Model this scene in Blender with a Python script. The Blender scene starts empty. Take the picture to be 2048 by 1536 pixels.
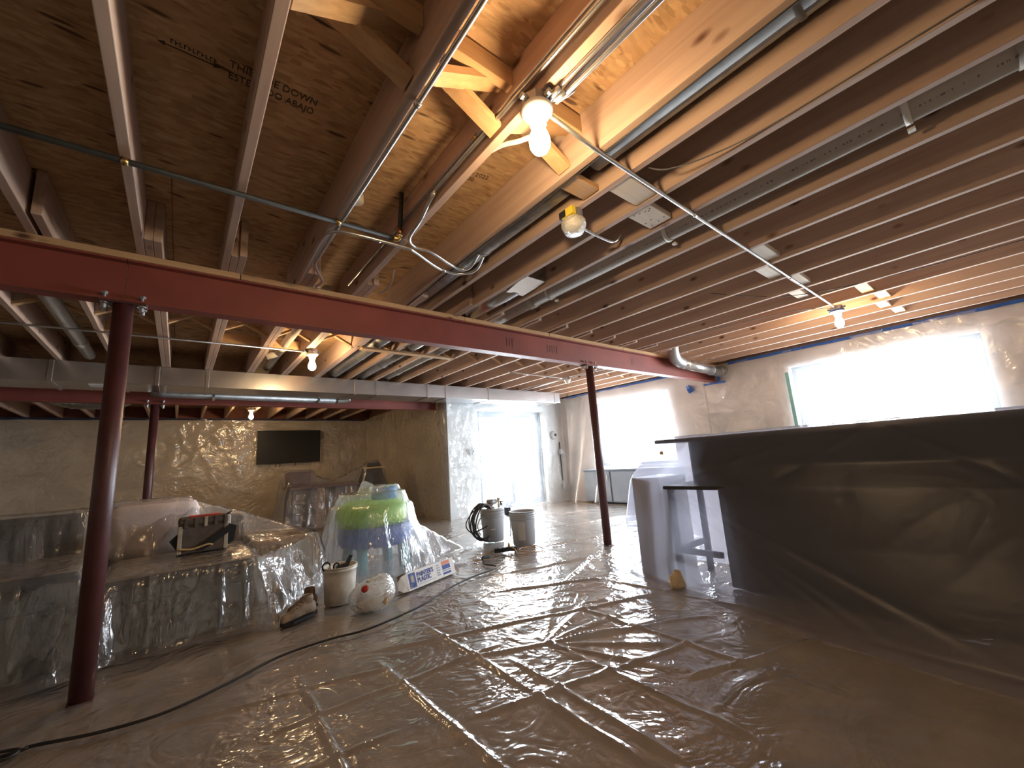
import bpy, bmesh, math, random
import numpy as np
from mathutils import Vector, Matrix
random.seed(7)
scene = bpy.context.scene
COL = scene.collection
PI = math.pi

# ------------------------------------------------------------------ camera
cd = bpy.data.cameras.new('camera'); cam = bpy.data.objects.new('camera', cd); COL.objects.link(cam)
YAW, PITCH, ROLL, FPX = math.radians(39.417), math.radians(10.399), math.radians(-4.017), 813.88
fwd = Vector((math.sin(YAW)*math.cos(PITCH), math.cos(YAW)*math.cos(PITCH), math.sin(PITCH)))
right = Vector((math.cos(YAW), -math.sin(YAW), 0)); up = right.cross(fwd)
r2 = right*math.cos(ROLL)+up*math.sin(ROLL); u2 = -right*math.sin(ROLL)+up*math.cos(ROLL)
mw = Matrix((r2, u2, -fwd)).transposed().to_4x4(); mw.translation = (0, 0, 1.0)
cam.matrix_world = mw
cd.sensor_fit = 'HORIZONTAL'; cd.sensor_width = 36; cd.lens = FPX/2048*36; cd.clip_start = 0.05
scene.camera = cam
# ------------------------------------------------------------------ sky and exposure
SKY = 36.0
BULB = 200.0
world = bpy.data.worlds.new('overcast_sky'); scene.world = world; world.use_nodes = True
bg = world.node_tree.nodes['Background']; bg.inputs[0].default_value = (0.83, 0.90, 1.0, 1); bg.inputs[1].default_value = SKY
vs = scene.view_settings
vs.view_transform = 'Standard'; vs.look = 'None'; vs.gamma = 1.0; vs.use_curve_mapping = False; vs.exposure = 0.8
try:
    scene.cycles.transparent_max_bounces = 16; scene.cycles.max_bounces = 6; scene.cycles.diffuse_bounces = 4; scene.cycles.adaptive_threshold = 0.05; scene.cycles.adaptive_min_samples = 16; scene.cycles.time_limit = 1150; scene.cycles.glossy_bounces = 3; scene.cycles.sample_clamp_indirect = 6.0
except Exception: pass
def portal(name, loc, rot, sx, sy):
    l = bpy.data.lights.new(name, 'AREA'); l.shape = 'RECTANGLE'; l.size = sx; l.size_y = sy
    try: l.cycles.is_portal = True
    except Exception: pass
    o = bpy.data.objects.new(name, l); COL.objects.link(o); o.location = loc; o.rotation_euler = rot
portal('sky_portal', (7.12, 1.03, 1.55), (0, PI/2, 0), 1.1, 1.95)
portal('sky_portal', (7.12, 4.78, 1.40), (0, PI/2, 0), 1.4, 1.85)
portal('sky_portal', (5.38, 6.87, 1.02), (-PI/2, 0, 0), 1.9, 2.0)

# ------------------------------------------------------------------ materials
MATS = {}
def newmat(name):
    m = bpy.data.materials.new(name); m.use_nodes = True; nt = m.node_tree; nt.nodes.clear(); MATS[name] = m
    return m, nt
def nd(nt, t, ins=None, **kw):
    n = nt.nodes.new(t)
    for k, v in kw.items(): setattr(n, k, v)
    if ins:
        for k, v in ins.items():
            if isinstance(v, bpy.types.NodeSocket): nt.links.new(v, n.inputs[k])
            else: n.inputs[k].default_value = v
    return n
def c4(c): return (c[0], c[1], c[2], 1)
def ramp(nt, fac, stops):
    r = nd(nt, 'ShaderNodeValToRGB', {0: fac}); e = r.color_ramp.elements
    while len(e) < len(stops): e.new(0.5)
    for i, (p, c) in enumerate(stops): e[i].position = p; e[i].color = c4(c)
    return r.outputs[0]
def mixc(nt, fac, a, b, mode='MIX'):
    n = nd(nt, 'ShaderNodeMix', data_type='RGBA', blend_type=mode)
    for k, v in ((0, fac), (6, a), (7, b)):
        if isinstance(v, bpy.types.NodeSocket): nt.links.new(v, n.inputs[k])
        else: n.inputs[k].default_value = c4(v) if isinstance(v, tuple) else v
    return n.outputs[2]
def math_(nt, op, a, b=0.0, clamp=False):
    n = nd(nt, 'ShaderNodeMath', {0: a, 1: b}, operation=op); n.use_clamp = clamp; return n.outputs[0]
def finish(nt, shader):
    o = nd(nt, 'ShaderNodeOutputMaterial'); nt.links.new(shader, o.inputs[0])
def ocoord(nt, scale=(1, 1, 1), rot=(0, 0, 0)):
    t = nd(nt, 'ShaderNodeTexCoord'); m = nd(nt, 'ShaderNodeMapping', {0: t.outputs['Object'], 'Scale': scale, 'Rotation': rot}); return m.outputs[0]
def simple(name, col, rough=0.6, metal=0.0, var=0.12, nscale=6.0, bump=0.0, bscale=60.0, spec=0.5):
    m, nt = newmat(name); co = ocoord(nt)
    nz = nd(nt, 'ShaderNodeTexNoise', {'Vector': co, 'Scale': nscale, 'Detail': 5.0}).outputs[0]
    lo = tuple(max(0, c*(1-var*1.6)) for c in col); hi = tuple(min(1, c*(1+var*1.6)) for c in col)
    cc = ramp(nt, nz, [(0.3, lo), (0.7, hi)])
    b = nd(nt, 'ShaderNodeBsdfPrincipled', {'Base Color': cc, 'Roughness': rough, 'Metallic': metal, 'Specular IOR Level': spec})
    if bump:
        n2 = nd(nt, 'ShaderNodeTexNoise', {'Vector': co, 'Scale': bscale, 'Detail': 4.0}).outputs[0]
        bp = nd(nt, 'ShaderNodeBump', {'Height': n2, 'Strength': bump, 'Distance': 0.01}); nt.links.new(bp.outputs[0], b.inputs['Normal'])
    finish(nt, b.outputs[0]); return m
def wood(name, axis, a, b_, knot=(0.12, 0.05, 0.03), knots=True):
    m, nt = newmat(name)
    s = [26, 26, 26]; s[axis] = 0.9
    oi = nd(nt, 'ShaderNodeObjectInfo').outputs['Random']
    t = nd(nt, 'ShaderNodeTexCoord').outputs['Object']
    off = nd(nt, 'ShaderNodeVectorMath', {0: t, 1: nd(nt, 'ShaderNodeCombineXYZ', {0: math_(nt, 'MULTIPLY', oi, 9.0), 1: math_(nt, 'MULTIPLY', oi, 37.0), 2: math_(nt, 'MULTIPLY', oi, 17.0)}).outputs[0]}, operation='ADD').outputs[0]
    mp = nd(nt, 'ShaderNodeMapping', {0: off, 'Scale': tuple(s)}).outputs[0]
    g = nd(nt, 'ShaderNodeTexNoise', {'Vector': mp, 'Scale': 1.0, 'Detail': 4.0, 'Roughness': 0.6, 'Distortion': 0.6}).outputs[0]
    big = nd(nt, 'ShaderNodeTexNoise', {'Vector': off, 'Scale': 1.7, 'Detail': 2.0}).outputs[0]
    f = math_(nt, 'ADD', math_(nt, 'MULTIPLY', g, 0.65), math_(nt, 'MULTIPLY', big, 0.35))
    col = ramp(nt, f, [(0.32, a), (0.68, b_)])
    col = mixc(nt, math_(nt, 'MULTIPLY', oi, 0.35), col, (a[0]*0.8, a[1]*0.72, a[2]*0.68))
    if knots:
        s2 = [6.5, 6.5, 6.5]; s2[axis] = 3.4
        mp2 = nd(nt, 'ShaderNodeMapping', {0: off, 'Scale': tuple(s2)}).outputs[0]
        v = nd(nt, 'ShaderNodeTexVoronoi', {'Vector': mp2, 'Scale': 1.0}).outputs['Distance']
        k = ramp(nt, v, [(0.06, (1, 1, 1)), (0.16, (0, 0, 0))])
        col = mixc(nt, k, col, knot)
    b = nd(nt, 'ShaderNodeBsdfPrincipled', {'Base Color': col, 'Roughness': 0.72, 'Specular IOR Level': 0.25})
    bp = nd(nt, 'ShaderNodeBump', {'Height': g, 'Strength': 0.12, 'Distance': 0.004}); nt.links.new(bp.outputs[0], b.inputs['Normal'])
    finish(nt, b.outputs[0]); return m
WA, WB = (0.43, 0.298, 0.235), (0.60, 0.448, 0.350)
WoodY = wood('pine_lumber_along', 1, WA, WB)
WoodX = wood('pine_lumber_across', 0, (0.44, 0.27, 0.14), (0.66, 0.45, 0.25))
WoodZ = wood('pine_lumber_upright', 2, (0.42, 0.25, 0.13), (0.62, 0.42, 0.23))
WoodPale = wood('pale_block_lumber', 0, (0.60, 0.50, 0.40), (0.74, 0.66, 0.55), knots=False)
def osb():
    m, nt = newmat('strand_board')
    t = nd(nt, 'ShaderNodeTexCoord').outputs['Object']
    wv = nd(nt, 'ShaderNodeTexNoise', {'Vector': t, 'Scale': 3.0, 'Detail': 1.0}).outputs[1]
    wp = nd(nt, 'ShaderNodeVectorMath', {0: nd(nt, 'ShaderNodeVectorMath', {0: wv, 1: (0.5, 0.5, 0.5)}, operation='SUBTRACT').outputs[0], 'Scale': 0.09}, operation='SCALE').outputs[0]
    base = nd(nt, 'ShaderNodeVectorMath', {0: t, 1: wp}, operation='ADD').outputs[0]
    col = ramp(nt, nd(nt, 'ShaderNodeTexNoise', {'Vector': nd(nt, 'ShaderNodeMapping', {0: base, 'Scale': (10, 26, 5)}).outputs[0], 'Scale': 1.0, 'Detail': 5.0}).outputs[0], [(0.3, (0.41, 0.25, 0.135)), (0.7, (0.57, 0.375, 0.215))])
    hgt = None
    for k, (rz, sx, sy, th, am) in enumerate(((0.25, 12, 44, 0.5, 0.36), (-0.45, 11, 40, 0.58, 0.34), (0.9, 12, 42, 0.66, 0.30), (-0.08, 16, 62, 0.7, 0.40))):
        mp = nd(nt, 'ShaderNodeMapping', {0: base, 'Location': (k*3.1, k*1.7, 0), 'Rotation': (0, 0, rz), 'Scale': (sx, sy, 5)}).outputs[0]
        v = nd(nt, 'ShaderNodeTexVoronoi', {'Vector': mp, 'Scale': 1.0})
        c = nd(nt, 'ShaderNodeSeparateColor', {0: v.outputs['Color']})
        on = math_(nt, 'MULTIPLY', math_(nt, 'GREATER_THAN', c.outputs[0], th), math_(nt, 'LESS_THAN', v.outputs['Distance'], 0.5))
        tone = mixc(nt, c.outputs[1], (0.25, 0.135, 0.06), (0.66, 0.48, 0.27))
        col = mixc(nt, math_(nt, 'MULTIPLY', on, am*1.5), col, tone)
        if k == 0: hgt = c.outputs[2]
    mp = nd(nt, 'ShaderNodeMapping', {0: base, 'Rotation': (0, 0, 0.15), 'Scale': (8, 34, 5)}).outputs[0]
    v = nd(nt, 'ShaderNodeTexVoronoi', {'Vector': mp, 'Scale': 1.0}); c = nd(nt, 'ShaderNodeSeparateColor', {0: v.outputs['Color']})
    dk = math_(nt, 'MULTIPLY', math_(nt, 'GREATER_THAN', c.outputs[0], 0.90), ramp(nt, v.outputs['Distance'], [(0.25, (1, 1, 1)), (0.42, (0, 0, 0))]))
    col = mixc(nt, math_(nt, 'MULTIPLY', dk, 0.85), col, (0.085, 0.045, 0.03))
    b = nd(nt, 'ShaderNodeBsdfPrincipled', {'Base Color': col, 'Roughness': 0.75, 'Specular IOR Level': 0.25})
    bp = nd(nt, 'ShaderNodeBump', {'Height': hgt, 'Strength': 0.12, 'Distance': 0.003}); nt.links.new(bp.outputs[0], b.inputs['Normal'])
    finish(nt, b.outputs[0]); return m
OSB = osb()
RedSteel = simple('red_primer_steel', (0.235, 0.052, 0.036), 0.55, 0, 0.10, 3.0, 0.05, 90)
PostSteel = simple('maroon_post_paint', (0.082, 0.026, 0.026), 0.42, 0, 0.10, 8.0, 0.06, 120)
RustRim = simple('rust_coloured_rim_board', (0.22, 0.08, 0.05), 0.8, 0, 0.2, 4)
DuctDark = simple('dark_duct_metal', (0.27, 0.26, 0.24), 0.55, 0.45, 0.12, 14.0, 0.04, 30)  # darker, rougher and less metallic than the other duct metals
Galv = simple('galvanised_sheet', (0.58, 0.58, 0.58), 0.27, 0.92, 0.05, 4.0, 0.05, 6)
GalvDull = simple('dull_galvanised_pipe', (0.38, 0.38, 0.38), 0.48, 0.8, 0.12, 14.0, 0.04, 30)
EMT = simple('steel_conduit', (0.58, 0.59, 0.60), 0.28, 0.9, 0.06, 30.0)
BlackIron = simple('black_iron_pipe', (0.03, 0.032, 0.03), 0.55, 0.15, 0.15, 20.0)
Brass = simple('brass', (0.62, 0.45, 0.20), 0.3, 1.0, 0.08, 20.0)
Copper = simple('copper', (0.48, 0.22, 0.12), 0.35, 1.0, 0.1, 20.0)
Zinc = simple('zinc_bolt', (0.62, 0.62, 0.62), 0.3, 1.0, 0.1, 30.0)
Porcelain = simple('white_porcelain', (0.82, 0.79, 0.72), 0.35, 0, 0.03)
WhitePlast = simple('white_plastic', (0.72, 0.70, 0.64), 0.45, 0, 0.05)
DirtyWhite = simple('scuffed_white_plastic', (0.62, 0.57, 0.49), 0.55, 0, 0.14, 14)
GreyPail = simple('grey_pail_plastic', (0.42, 0.43, 0.45), 0.5, 0, 0.04, 3)
GreyLight = simple('pale_grey_plastic', (0.52, 0.53, 0.54), 0.5, 0, 0.04, 3)
LabelPaper = simple('paper_label', (0.52, 0.50, 0.48), 0.7, 0, 0.05, 8)
BlackPlast = simple('black_plastic', (0.018, 0.018, 0.02), 0.5, 0, 0.2)
BlackRub = simple('black_rubber', (0.022, 0.02, 0.02), 0.6, 0, 0.2)
HoseGrey = simple('dark_grey_hose', (0.055, 0.05, 0.05), 0.5, 0, 0.2)
OrangeCord = simple('tan_orange_cord', (0.42, 0.23, 0.10), 0.5, 0, 0.1)
BlueTape = simple('blue_masking_tape', (0.03, 0.115, 0.42), 0.6, 0, 0.1, 12, 0.2, 60)
TealTape = simple('green_masking_tape', (0.20, 0.42, 0.40), 0.6, 0, 0.1, 12)
Navy = simple('navy_tape', (0.02, 0.03, 0.085), 0.6, 0, 0.1, 12)
TanTape = simple('tan_masking_tape', (0.62, 0.42, 0.18), 0.6, 0, 0.06, 12)
WallMat = simple('pale_insulated_wall', (0.56, 0.51, 0.48), 0.9, 0, 0.10, 2.0, 0.3, 9)
WallWarm = simple('tan_insulated_wall', (0.64, 0.54, 0.41), 0.9, 0, 0.10, 2.0, 0.3, 9)
DoorWallMat = simple('pale_grey_wall', (0.60, 0.62, 0.62), 0.9, 0, 0.06, 2.0)
Carpet = simple('brown_carpet', (0.345, 0.27, 0.20), 0.95, 0, 0.13, 5.0, 0.3, 240, 0.1)
FrameWhite = simple('grey_blue_vinyl_frame', (0.22, 0.26, 0.30), 0.45, 0, 0.03)
SlateBlue = simple('slate_grey_paint', (0.20, 0.235, 0.29), 0.6, 0, 0.06)
BrassKnob = Brass
Charcoal = simple('charcoal_upholstery', (0.034, 0.032, 0.030), 0.9, 0, 0.15, 30, 0.25, 160)
SeatTanSheen = simple('tan_fabric_seat_sheen', (0.34, 0.26, 0.17), 0.9, 0, 0.12, 12, 0.25, 120)  # tan carries the warm light reflected by the plastic over the seats
PillowPink = simple('pinkish_pillow_fabric', (0.62, 0.53, 0.50), 0.9, 0, 0.08, 8, 0.2, 90)
BarBlack = simple('dark_stained_panel', (0.026, 0.022, 0.026), 0.55, 0, 0.2, 4)
DarkWood = simple('dark_walnut_wood', (0.060, 0.036, 0.026), 0.5, 0, 0.25, 6)
RedWood = simple('reddish_wood_top', (0.20, 0.085, 0.045), 0.5, 0, 0.2, 6)
Shade = simple('black_lampshade_fabric', (0.03, 0.033, 0.04), 0.8, 0, 0.1)
TVBlack = simple('black_screen', (0.012, 0.011, 0.010), 0.45, 0, 0.1)
ToyGreen = simple('lime_green_plastic', (0.33, 0.72, 0.06), 0.45, 0, 0.04)
ToyBlue = simple('royal_blue_plastic', (0.025, 0.13, 0.52), 0.45, 0, 0.06)
ToySky = simple('bright_blue_plastic', (0.06, 0.27, 0.72), 0.4, 0, 0.06)
ToyTeal = simple('teal_plastic', (0.10, 0.36, 0.42), 0.45, 0, 0.06)
BagTan = simple('tool_bag_canvas', (0.10, 0.078, 0.062), 0.85, 0, 0.15, 20, 0.3, 150)
BagTrim = simple('tool_bag_light_trim', (0.42, 0.36, 0.28), 0.8, 0, 0.1, 20)
StrapBlack = simple('black_webbing', (0.012, 0.013, 0.014), 0.8, 0, 0.1)
BoxWhite = simple('white_card_box', (0.78, 0.76, 0.73), 0.6, 0, 0.04, 8)
CardBrown = simple('brown_card', (0.36, 0.27, 0.18), 0.8, 0, 0.08, 8)
PrintBlue = simple('blue_print', (0.02, 0.05, 0.28), 0.6, 0, 0.05)
PrintRed = simple('orange_red_print', (0.70, 0.22, 0.10), 0.6, 0, 0.05)
PrintGrey = simple('grey_print', (0.30, 0.32, 0.40), 0.6, 0, 0.05)
InkBrown = simple('dark_stamp_ink', (0.06, 0.04, 0.025), 0.8, 0, 0.2, 40)
Red = simple('red_plastic', (0.50, 0.03, 0.02), 0.4, 0, 0.08)
Yellow = simple('yellow_label', (0.75, 0.58, 0.06), 0.5, 0, 0.05)
Leather = simple('worn_brown_leather', (0.17, 0.115, 0.08), 0.7, 0, 0.3, 18, 0.4, 60)
LeatherPale = simple('dusty_pale_leather', (0.38, 0.31, 0.25), 0.75, 0, 0.25, 18, 0.4, 60)
Foam = simple('yellow_foam', (0.60, 0.47, 0.28), 0.9, 0, 0.12, 12, 0.4, 40)
GreyCable = simple('grey_cable', (0.16, 0.15, 0.15), 0.5, 0, 0.1)
def pvc():
    m, nt = newmat('printed_pvc_pipe'); co = ocoord(nt)
    sx = nd(nt, 'ShaderNodeSeparateXYZ', {0: co})
    n = nd(nt, 'ShaderNodeTexNoise', {'Vector': nd(nt, 'ShaderNodeMapping', {0: co, 'Scale': (1, 30, 1)}).outputs[0], 'Scale': 3.0, 'Detail': 6.0}).outputs[0]
    band = math_(nt, 'LESS_THAN', math_(nt, 'ABSOLUTE', math_(nt, 'SUBTRACT', sx.outputs[2], -0.034)), 0.0035)
    lft = math_(nt, 'LESS_THAN', sx.outputs[0], 0.0)
    k = math_(nt, 'MULTIPLY', math_(nt, 'MULTIPLY', band, lft), math_(nt, 'GREATER_THAN', n, 0.54))
    col = mixc(nt, math_(nt, 'MULTIPLY', k, 0.75), (0.46, 0.42, 0.37), (0.12, 0.11, 0.11))
    b = nd(nt, 'ShaderNodeBsdfPrincipled', {'Base Color': col, 'Roughness': 0.68, 'Specular IOR Level': 0.2}); finish(nt, b.outputs[0]); return m
PVC = pvc()
def glow(name, col, st):
    m, nt = newmat(name); e = nd(nt, 'ShaderNodeEmission', {0: c4(col), 1: st}); finish(nt, e.outputs[0]); return m
BulbGlow = glow('lit_warm_bulb', (1.0, 0.68, 0.355), BULB)
def film(name, milk=0.3, col=(0.85, 0.86, 0.88), rough=0.14, bsc=7.0, bst=0.5, spec=1.0, stretch=(1, 1, 1), graz=0.35, fine=0.4, share=0.45, crs=0.03):
    """thin polyethylene sheet: clear + milky scatter + a glossy surface"""
    m, nt = newmat(name); co = ocoord(nt, stretch)
    n1 = nd(nt, 'ShaderNodeTexNoise', {'Vector': co, 'Scale': bsc, 'Detail': 3.0, 'Roughness': 0.55, 'Distortion': 1.4}).outputs[0]
    r1 = math_(nt, 'ABSOLUTE', math_(nt, 'SUBTRACT', n1, 0.5))
    n2 = nd(nt, 'ShaderNodeTexNoise', {'Vector': co, 'Scale': bsc*3.7, 'Detail': 2.0, 'Distortion': 0.8}).outputs[0]
    h = math_(nt, 'ADD', math_(nt, 'MULTIPLY', r1, 1.5), math_(nt, 'MULTIPLY', n2, fine))
    bp = nd(nt, 'ShaderNodeBump', {'Height': h, 'Strength': bst, 'Distance': 0.03}).outputs[0]
    lw = nd(nt, 'ShaderNodeLayerWeight', {0: 0.5}); nt.links.new(bp, lw.inputs['Normal'])
    fac = lw.outputs['Facing']
    f2 = math_(nt, 'POWER', fac, 2.5); f5 = math_(nt, 'POWER', fac, 4.5)
    d = nd(nt, 'ShaderNodeBsdfDiffuse', {0: c4(col)}); t = nd(nt, 'ShaderNodeBsdfTranslucent', {0: c4(col)})
    nt.links.new(bp, d.inputs['Normal']); nt.links.new(bp, t.inputs['Normal'])
    dt = nd(nt, 'ShaderNodeMixShader', {0: share, 1: d.outputs[0], 2: t.outputs[0]}).outputs[0]
    tr = nd(nt, 'ShaderNodeBsdfTransparent', {0: (0.97, 0.97, 0.97, 1)}).outputs[0]
    crease = math_(nt, 'MULTIPLY', ramp(nt, r1, [(0.0, (1, 1, 1)), (0.03, (0, 0, 0))]), crs)
    mk = math_(nt, 'ADD', math_(nt, 'ADD', math_(nt, 'MULTIPLY', f2, graz), milk), crease, True)
    body = nd(nt, 'ShaderNodeMixShader', {0: mk, 1: tr, 2: dt}).outputs[0]
    gl = nd(nt, 'ShaderNodeBsdfGlossy', {0: (1, 1, 1, 1), 'Roughness': rough}); nt.links.new(bp, gl.inputs['Normal'])
    sf = math_(nt, 'MULTIPLY', math_(nt, 'ADD', math_(nt, 'MULTIPLY', f5, 0.80), 0.055), spec, True)
    fin = nd(nt, 'ShaderNodeMixShader', {0: sf, 1: body, 2: gl.outputs[0]}).outputs[0]
    finish(nt, fin); return m
FloorFilm = film('clear_floor_film', 0.20, (0.84, 0.84, 0.85), 0.14, 3.6, 0.46, 1.5, graz=0.34, fine=0.3)
WallFilm = film('wall_film', 0.30, (0.84, 0.82, 0.78), 0.20, 3.2, 0.75, 2.2, crs=0.0, fine=0.25)
WindowFilm = film('window_wall_film', 0.10, (0.84, 0.83, 0.85), 0.24, 2.6, 0.70, 2.4, graz=0.16, crs=0.0, share=0.05, fine=0.25)
DoorFilm = film('door_wall_film', 0.045, (0.80, 0.87, 0.95), 0.20, 6.0, 0.8, 1.2, graz=0.10, crs=0.0, share=0.15)
SofaFilm = film('sofa_film', 0.24, (0.82, 0.81, 0.80), 0.15, 7.0, 0.48, 1.7, (1, 1, 0.28), graz=0.32, share=0.5, crs=0.05)
BarFilm = film('bar_film', 0.50, (0.66, 0.66, 0.78), 0.36, 2.2, 0.12, 0.45, graz=0.20, share=0.88, crs=0.0)
TentFilm = film('toy_film', 0.29, (0.88, 0.90, 0.93), 0.16, 8.0, 0.40, 1.7, (1, 1, 0.3), share=0.5)
BagFilm = film('white_bag_film', 0.60, (0.90, 0.87, 0.80), 0.13, 12.0, 0.9, 2.2)
HoodFilm = film('dust_cover_film', 0.80, (0.86, 0.85, 0.80), 0.25, 22.0, 0.6, 1.0)
def glass():
    m, nt = newmat('window_glass'); tr = nd(nt, 'ShaderNodeBsdfTransparent', {0: (0.96, 0.98, 0.98, 1)}).outputs[0]
    gl = nd(nt, 'ShaderNodeBsdfGlossy', {'Roughness': 0.02}).outputs[0]
    finish(nt, nd(nt, 'ShaderNodeMixShader', {0: 0.06, 1: tr, 2: gl}).outputs[0]); return m
Glass = glass()

# ------------------------------------------------------------------ mesh helpers
def link(name, me, mat=None, parent=None, smooth=False):
    if mat is not None and not me.materials: me.materials.append(mat)
    if smooth: me.polygons.foreach_set('use_smooth', [True]*len(me.polygons))
    o = bpy.data.objects.new(name, me); COL.objects.link(o)
    if parent is not None: o.parent = parent
    return o
class MB:
    def __init__(s): s.v = []; s.f = []
    def add(s, vs, fs):
        b = len(s.v); s.v += [tuple(v) for v in vs]; s.f += [tuple(b+i for i in f) for f in fs]; return s
    def box(s, x0, x1, y0, y1, z0, z1, ch=0.0):
        if ch <= 0:
            return s.add([(x0,y0,z0),(x1,y0,z0),(x1,y1,z0),(x0,y1,z0),(x0,y0,z1),(x1,y0,z1),(x1,y1,z1),(x0,y1,z1)],
                  [(0,3,2,1),(4,5,6,7),(0,1,5,4),(1,2,6,5),(2,3,7,6),(3,0,4,7)])
        bm = bmesh.new(); bmesh.ops.create_cube(bm, size=1.0)
        for v in bm.verts: v.co = ((x0+x1)/2+v.co.x*(x1-x0), (y0+y1)/2+v.co.y*(y1-y0), (z0+z1)/2+v.co.z*(z1-z0))
        bmesh.ops.bevel(bm, geom=list(bm.edges), offset=ch, segments=2, affect='EDGES', profile=0.5)
        bm.verts.index_update(); s.add([v.co for v in bm.verts], [[v.index for v in f.verts] for f in bm.faces]); bm.free(); return s
    def beam(s, p, q, w, h, upv=(0, 0, 1)):
        """rectangular bar from p to q, w wide across, h along upv"""
        p, q, u = Vector(p), Vector(q), Vector(upv); d = (q-p).normalized(); a = d.cross(u).normalized(); u = a.cross(d)
        vs = [e+a*sx*w/2+u*sz*h/2 for e in (p, q) for sx, sz in ((-1,-1),(1,-1),(1,1),(-1,1))]
        return s.add(vs, [(0,1,2,3),(7,6,5,4),(0,4,5,1),(1,5,6,2),(2,6,7,3),(3,7,4,0)])
    def tube(s, pts, r, n=8, caps=True, closed=False):
        pts = [Vector(p) for p in pts]; N = len(pts); rs = r if isinstance(r, (list, tuple)) else [r]*N
        prev = None; rings = []
        for i, p in enumerate(pts):
            if closed: d = pts[(i+1) % N]-pts[i-1]
            else: d = pts[min(i+1, N-1)]-pts[max(i-1, 0)]
            d.normalize()
            if prev is None:
                a = d.orthogonal().normalized()
            else:
                a = prev-d*prev.dot(d)
                a = a.normalized() if a.length > 1e-6 else d.orthogonal().normalized()
            prev = a; b = d.cross(a)
            rings.append([p+(a*math.cos(2*PI*k/n)+b*math.sin(2*PI*k/n))*rs[i] for k in range(n)])
        base = [v for rg in rings for v in rg]; fs = []
        for i in range(N if closed else N-1):
            j = (i+1) % N
            for k in range(n): fs.append((i*n+k, i*n+(k+1) % n, j*n+(k+1) % n, j*n+k))
        if caps and not closed: fs += [tuple(range(n-1, -1, -1)), tuple((N-1)*n+k for k in range(n))]
        return s.add(base, fs)
    def lathe(s, prof, c=(0, 0, 0), n=20, axis=(0, 0, 1)):
        c = Vector(c); d = Vector(axis).normalized(); a = d.orthogonal().normalized(); b = d.cross(a); vs = []; fs = []
        for r, h in prof:
            for k in range(n): t = 2*PI*k/n; vs.append(c+d*h+(a*math.cos(t)+b*math.sin(t))*max(r, 1e-4))
        for i in range(len(prof)-1):
            for k in range(n): fs.append((i*n+k, i*n+(k+1) % n, (i+1)*n+(k+1) % n, (i+1)*n+k))
        return s.add(vs, fs)
    def prism(s, poly, ext):
        n = len(poly); e = Vector(ext); vs = [Vector(p) for p in poly]+[Vector(p)+e for p in poly]
        return s.add(vs, [tuple(range(n-1, -1, -1)), tuple(range(n, 2*n))]+[(i, (i+1) % n, n+(i+1) % n, n+i) for i in range(n)])
    def build(s, name, mat, parent=None, smooth=False):
        me = bpy.data.meshes.new(name); me.from_pydata([tuple(v) for v in s.v], [], s.f); me.update()
        return link(name, me, mat, parent, smooth)
def spline(pts, n=8):
    P = [Vector(p) for p in pts]; out = []
    for i in range(len(P)-1):
        a, b, c, d = P[max(i-1, 0)], P[i], P[i+1], P[min(i+2, len(P)-1)]
        for k in range(n):
            t = k/n; out.append(0.5*((2*b)+(c-a)*t+(2*a-5*b+4*c-d)*t*t+(3*b-a-3*c+d)*t**3))
    out.append(P[-1]); return out
def tag(o, label=None, cat=None, group=None, kind=None):
    if label: o['label'] = label
    if cat: o['category'] = cat
    if group: o['group'] = group
    if kind: o['kind'] = kind
    return o
def thing(name, label, cat, loc=(0, 0, 0), group=None):
    o = bpy.data.objects.new(name, None); COL.objects.link(o); o.location = loc; o.empty_display_size = 0.1
    return tag(o, label, cat, group)
def part(b, name, mat, par, smooth=False, label=None):
    """mesh given in world coordinates, parented under a thing that stands at par.location"""
    o = b.build(name, mat, None, smooth); L = par.matrix_basis.translation.copy() if par.parent is None else par['base']
    L = Vector(L); o.data.transform(Matrix.Translation(-L)) if par.type == 'EMPTY' else None
    o.parent = par
    if label: o['label'] = label
    return o
def subpart(b, name, mat, par, root):
    o = b.build(name, mat, None, True); o.data.transform(Matrix.Translation(-Vector(root.location))); o.parent = par; return o
def rooted(b, name, mat, loc, smooth=False):
    """a one-mesh thing whose origin stands at loc"""
    o = b.build(name, mat, None, smooth); o.data.transform(Matrix.Translation(-Vector(loc))); o.location = loc; return o
def hashn(ix, iy, s):
    h = (ix.astype(np.int64)*374761393+iy.astype(np.int64)*668265263+s*974711) & 0x7fffffff
    h = ((h ^ (h >> 13))*1274126177) & 0x7fffffff
    return ((h ^ (h >> 16)) & 0xffff)/65535.0
def vn(x, y, s=0):
    ix = np.floor(x); iy = np.floor(y); fx = x-ix; fy = y-iy; fx = fx*fx*fx*(fx*(fx*6-15)+10); fy = fy*fy*fy*(fy*(fy*6-15)+10)
    a = hashn(ix, iy, s); b = hashn(ix+1, iy, s); c = hashn(ix, iy+1, s); d = hashn(ix+1, iy+1, s)
    return (a*(1-fx)+b*fx)*(1-fy)+(c*(1-fx)+d*fx)*fy
def fbm(x, y, s=0, o=3):
    t = 0; a = 0.5
    for k in range(o): t = t+a*vn(x*2**k, y*2**k, s+k*11); a *= 0.5
    return t
def ridge(x, y, s=0, o=2):
    t = 0; a = 1.0
    for k in range(o): t = t+a*(1-np.abs(2*vn(x*2**k, y*2**k, s+k*7)-1))**3; a *= 0.5
    return t
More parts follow.
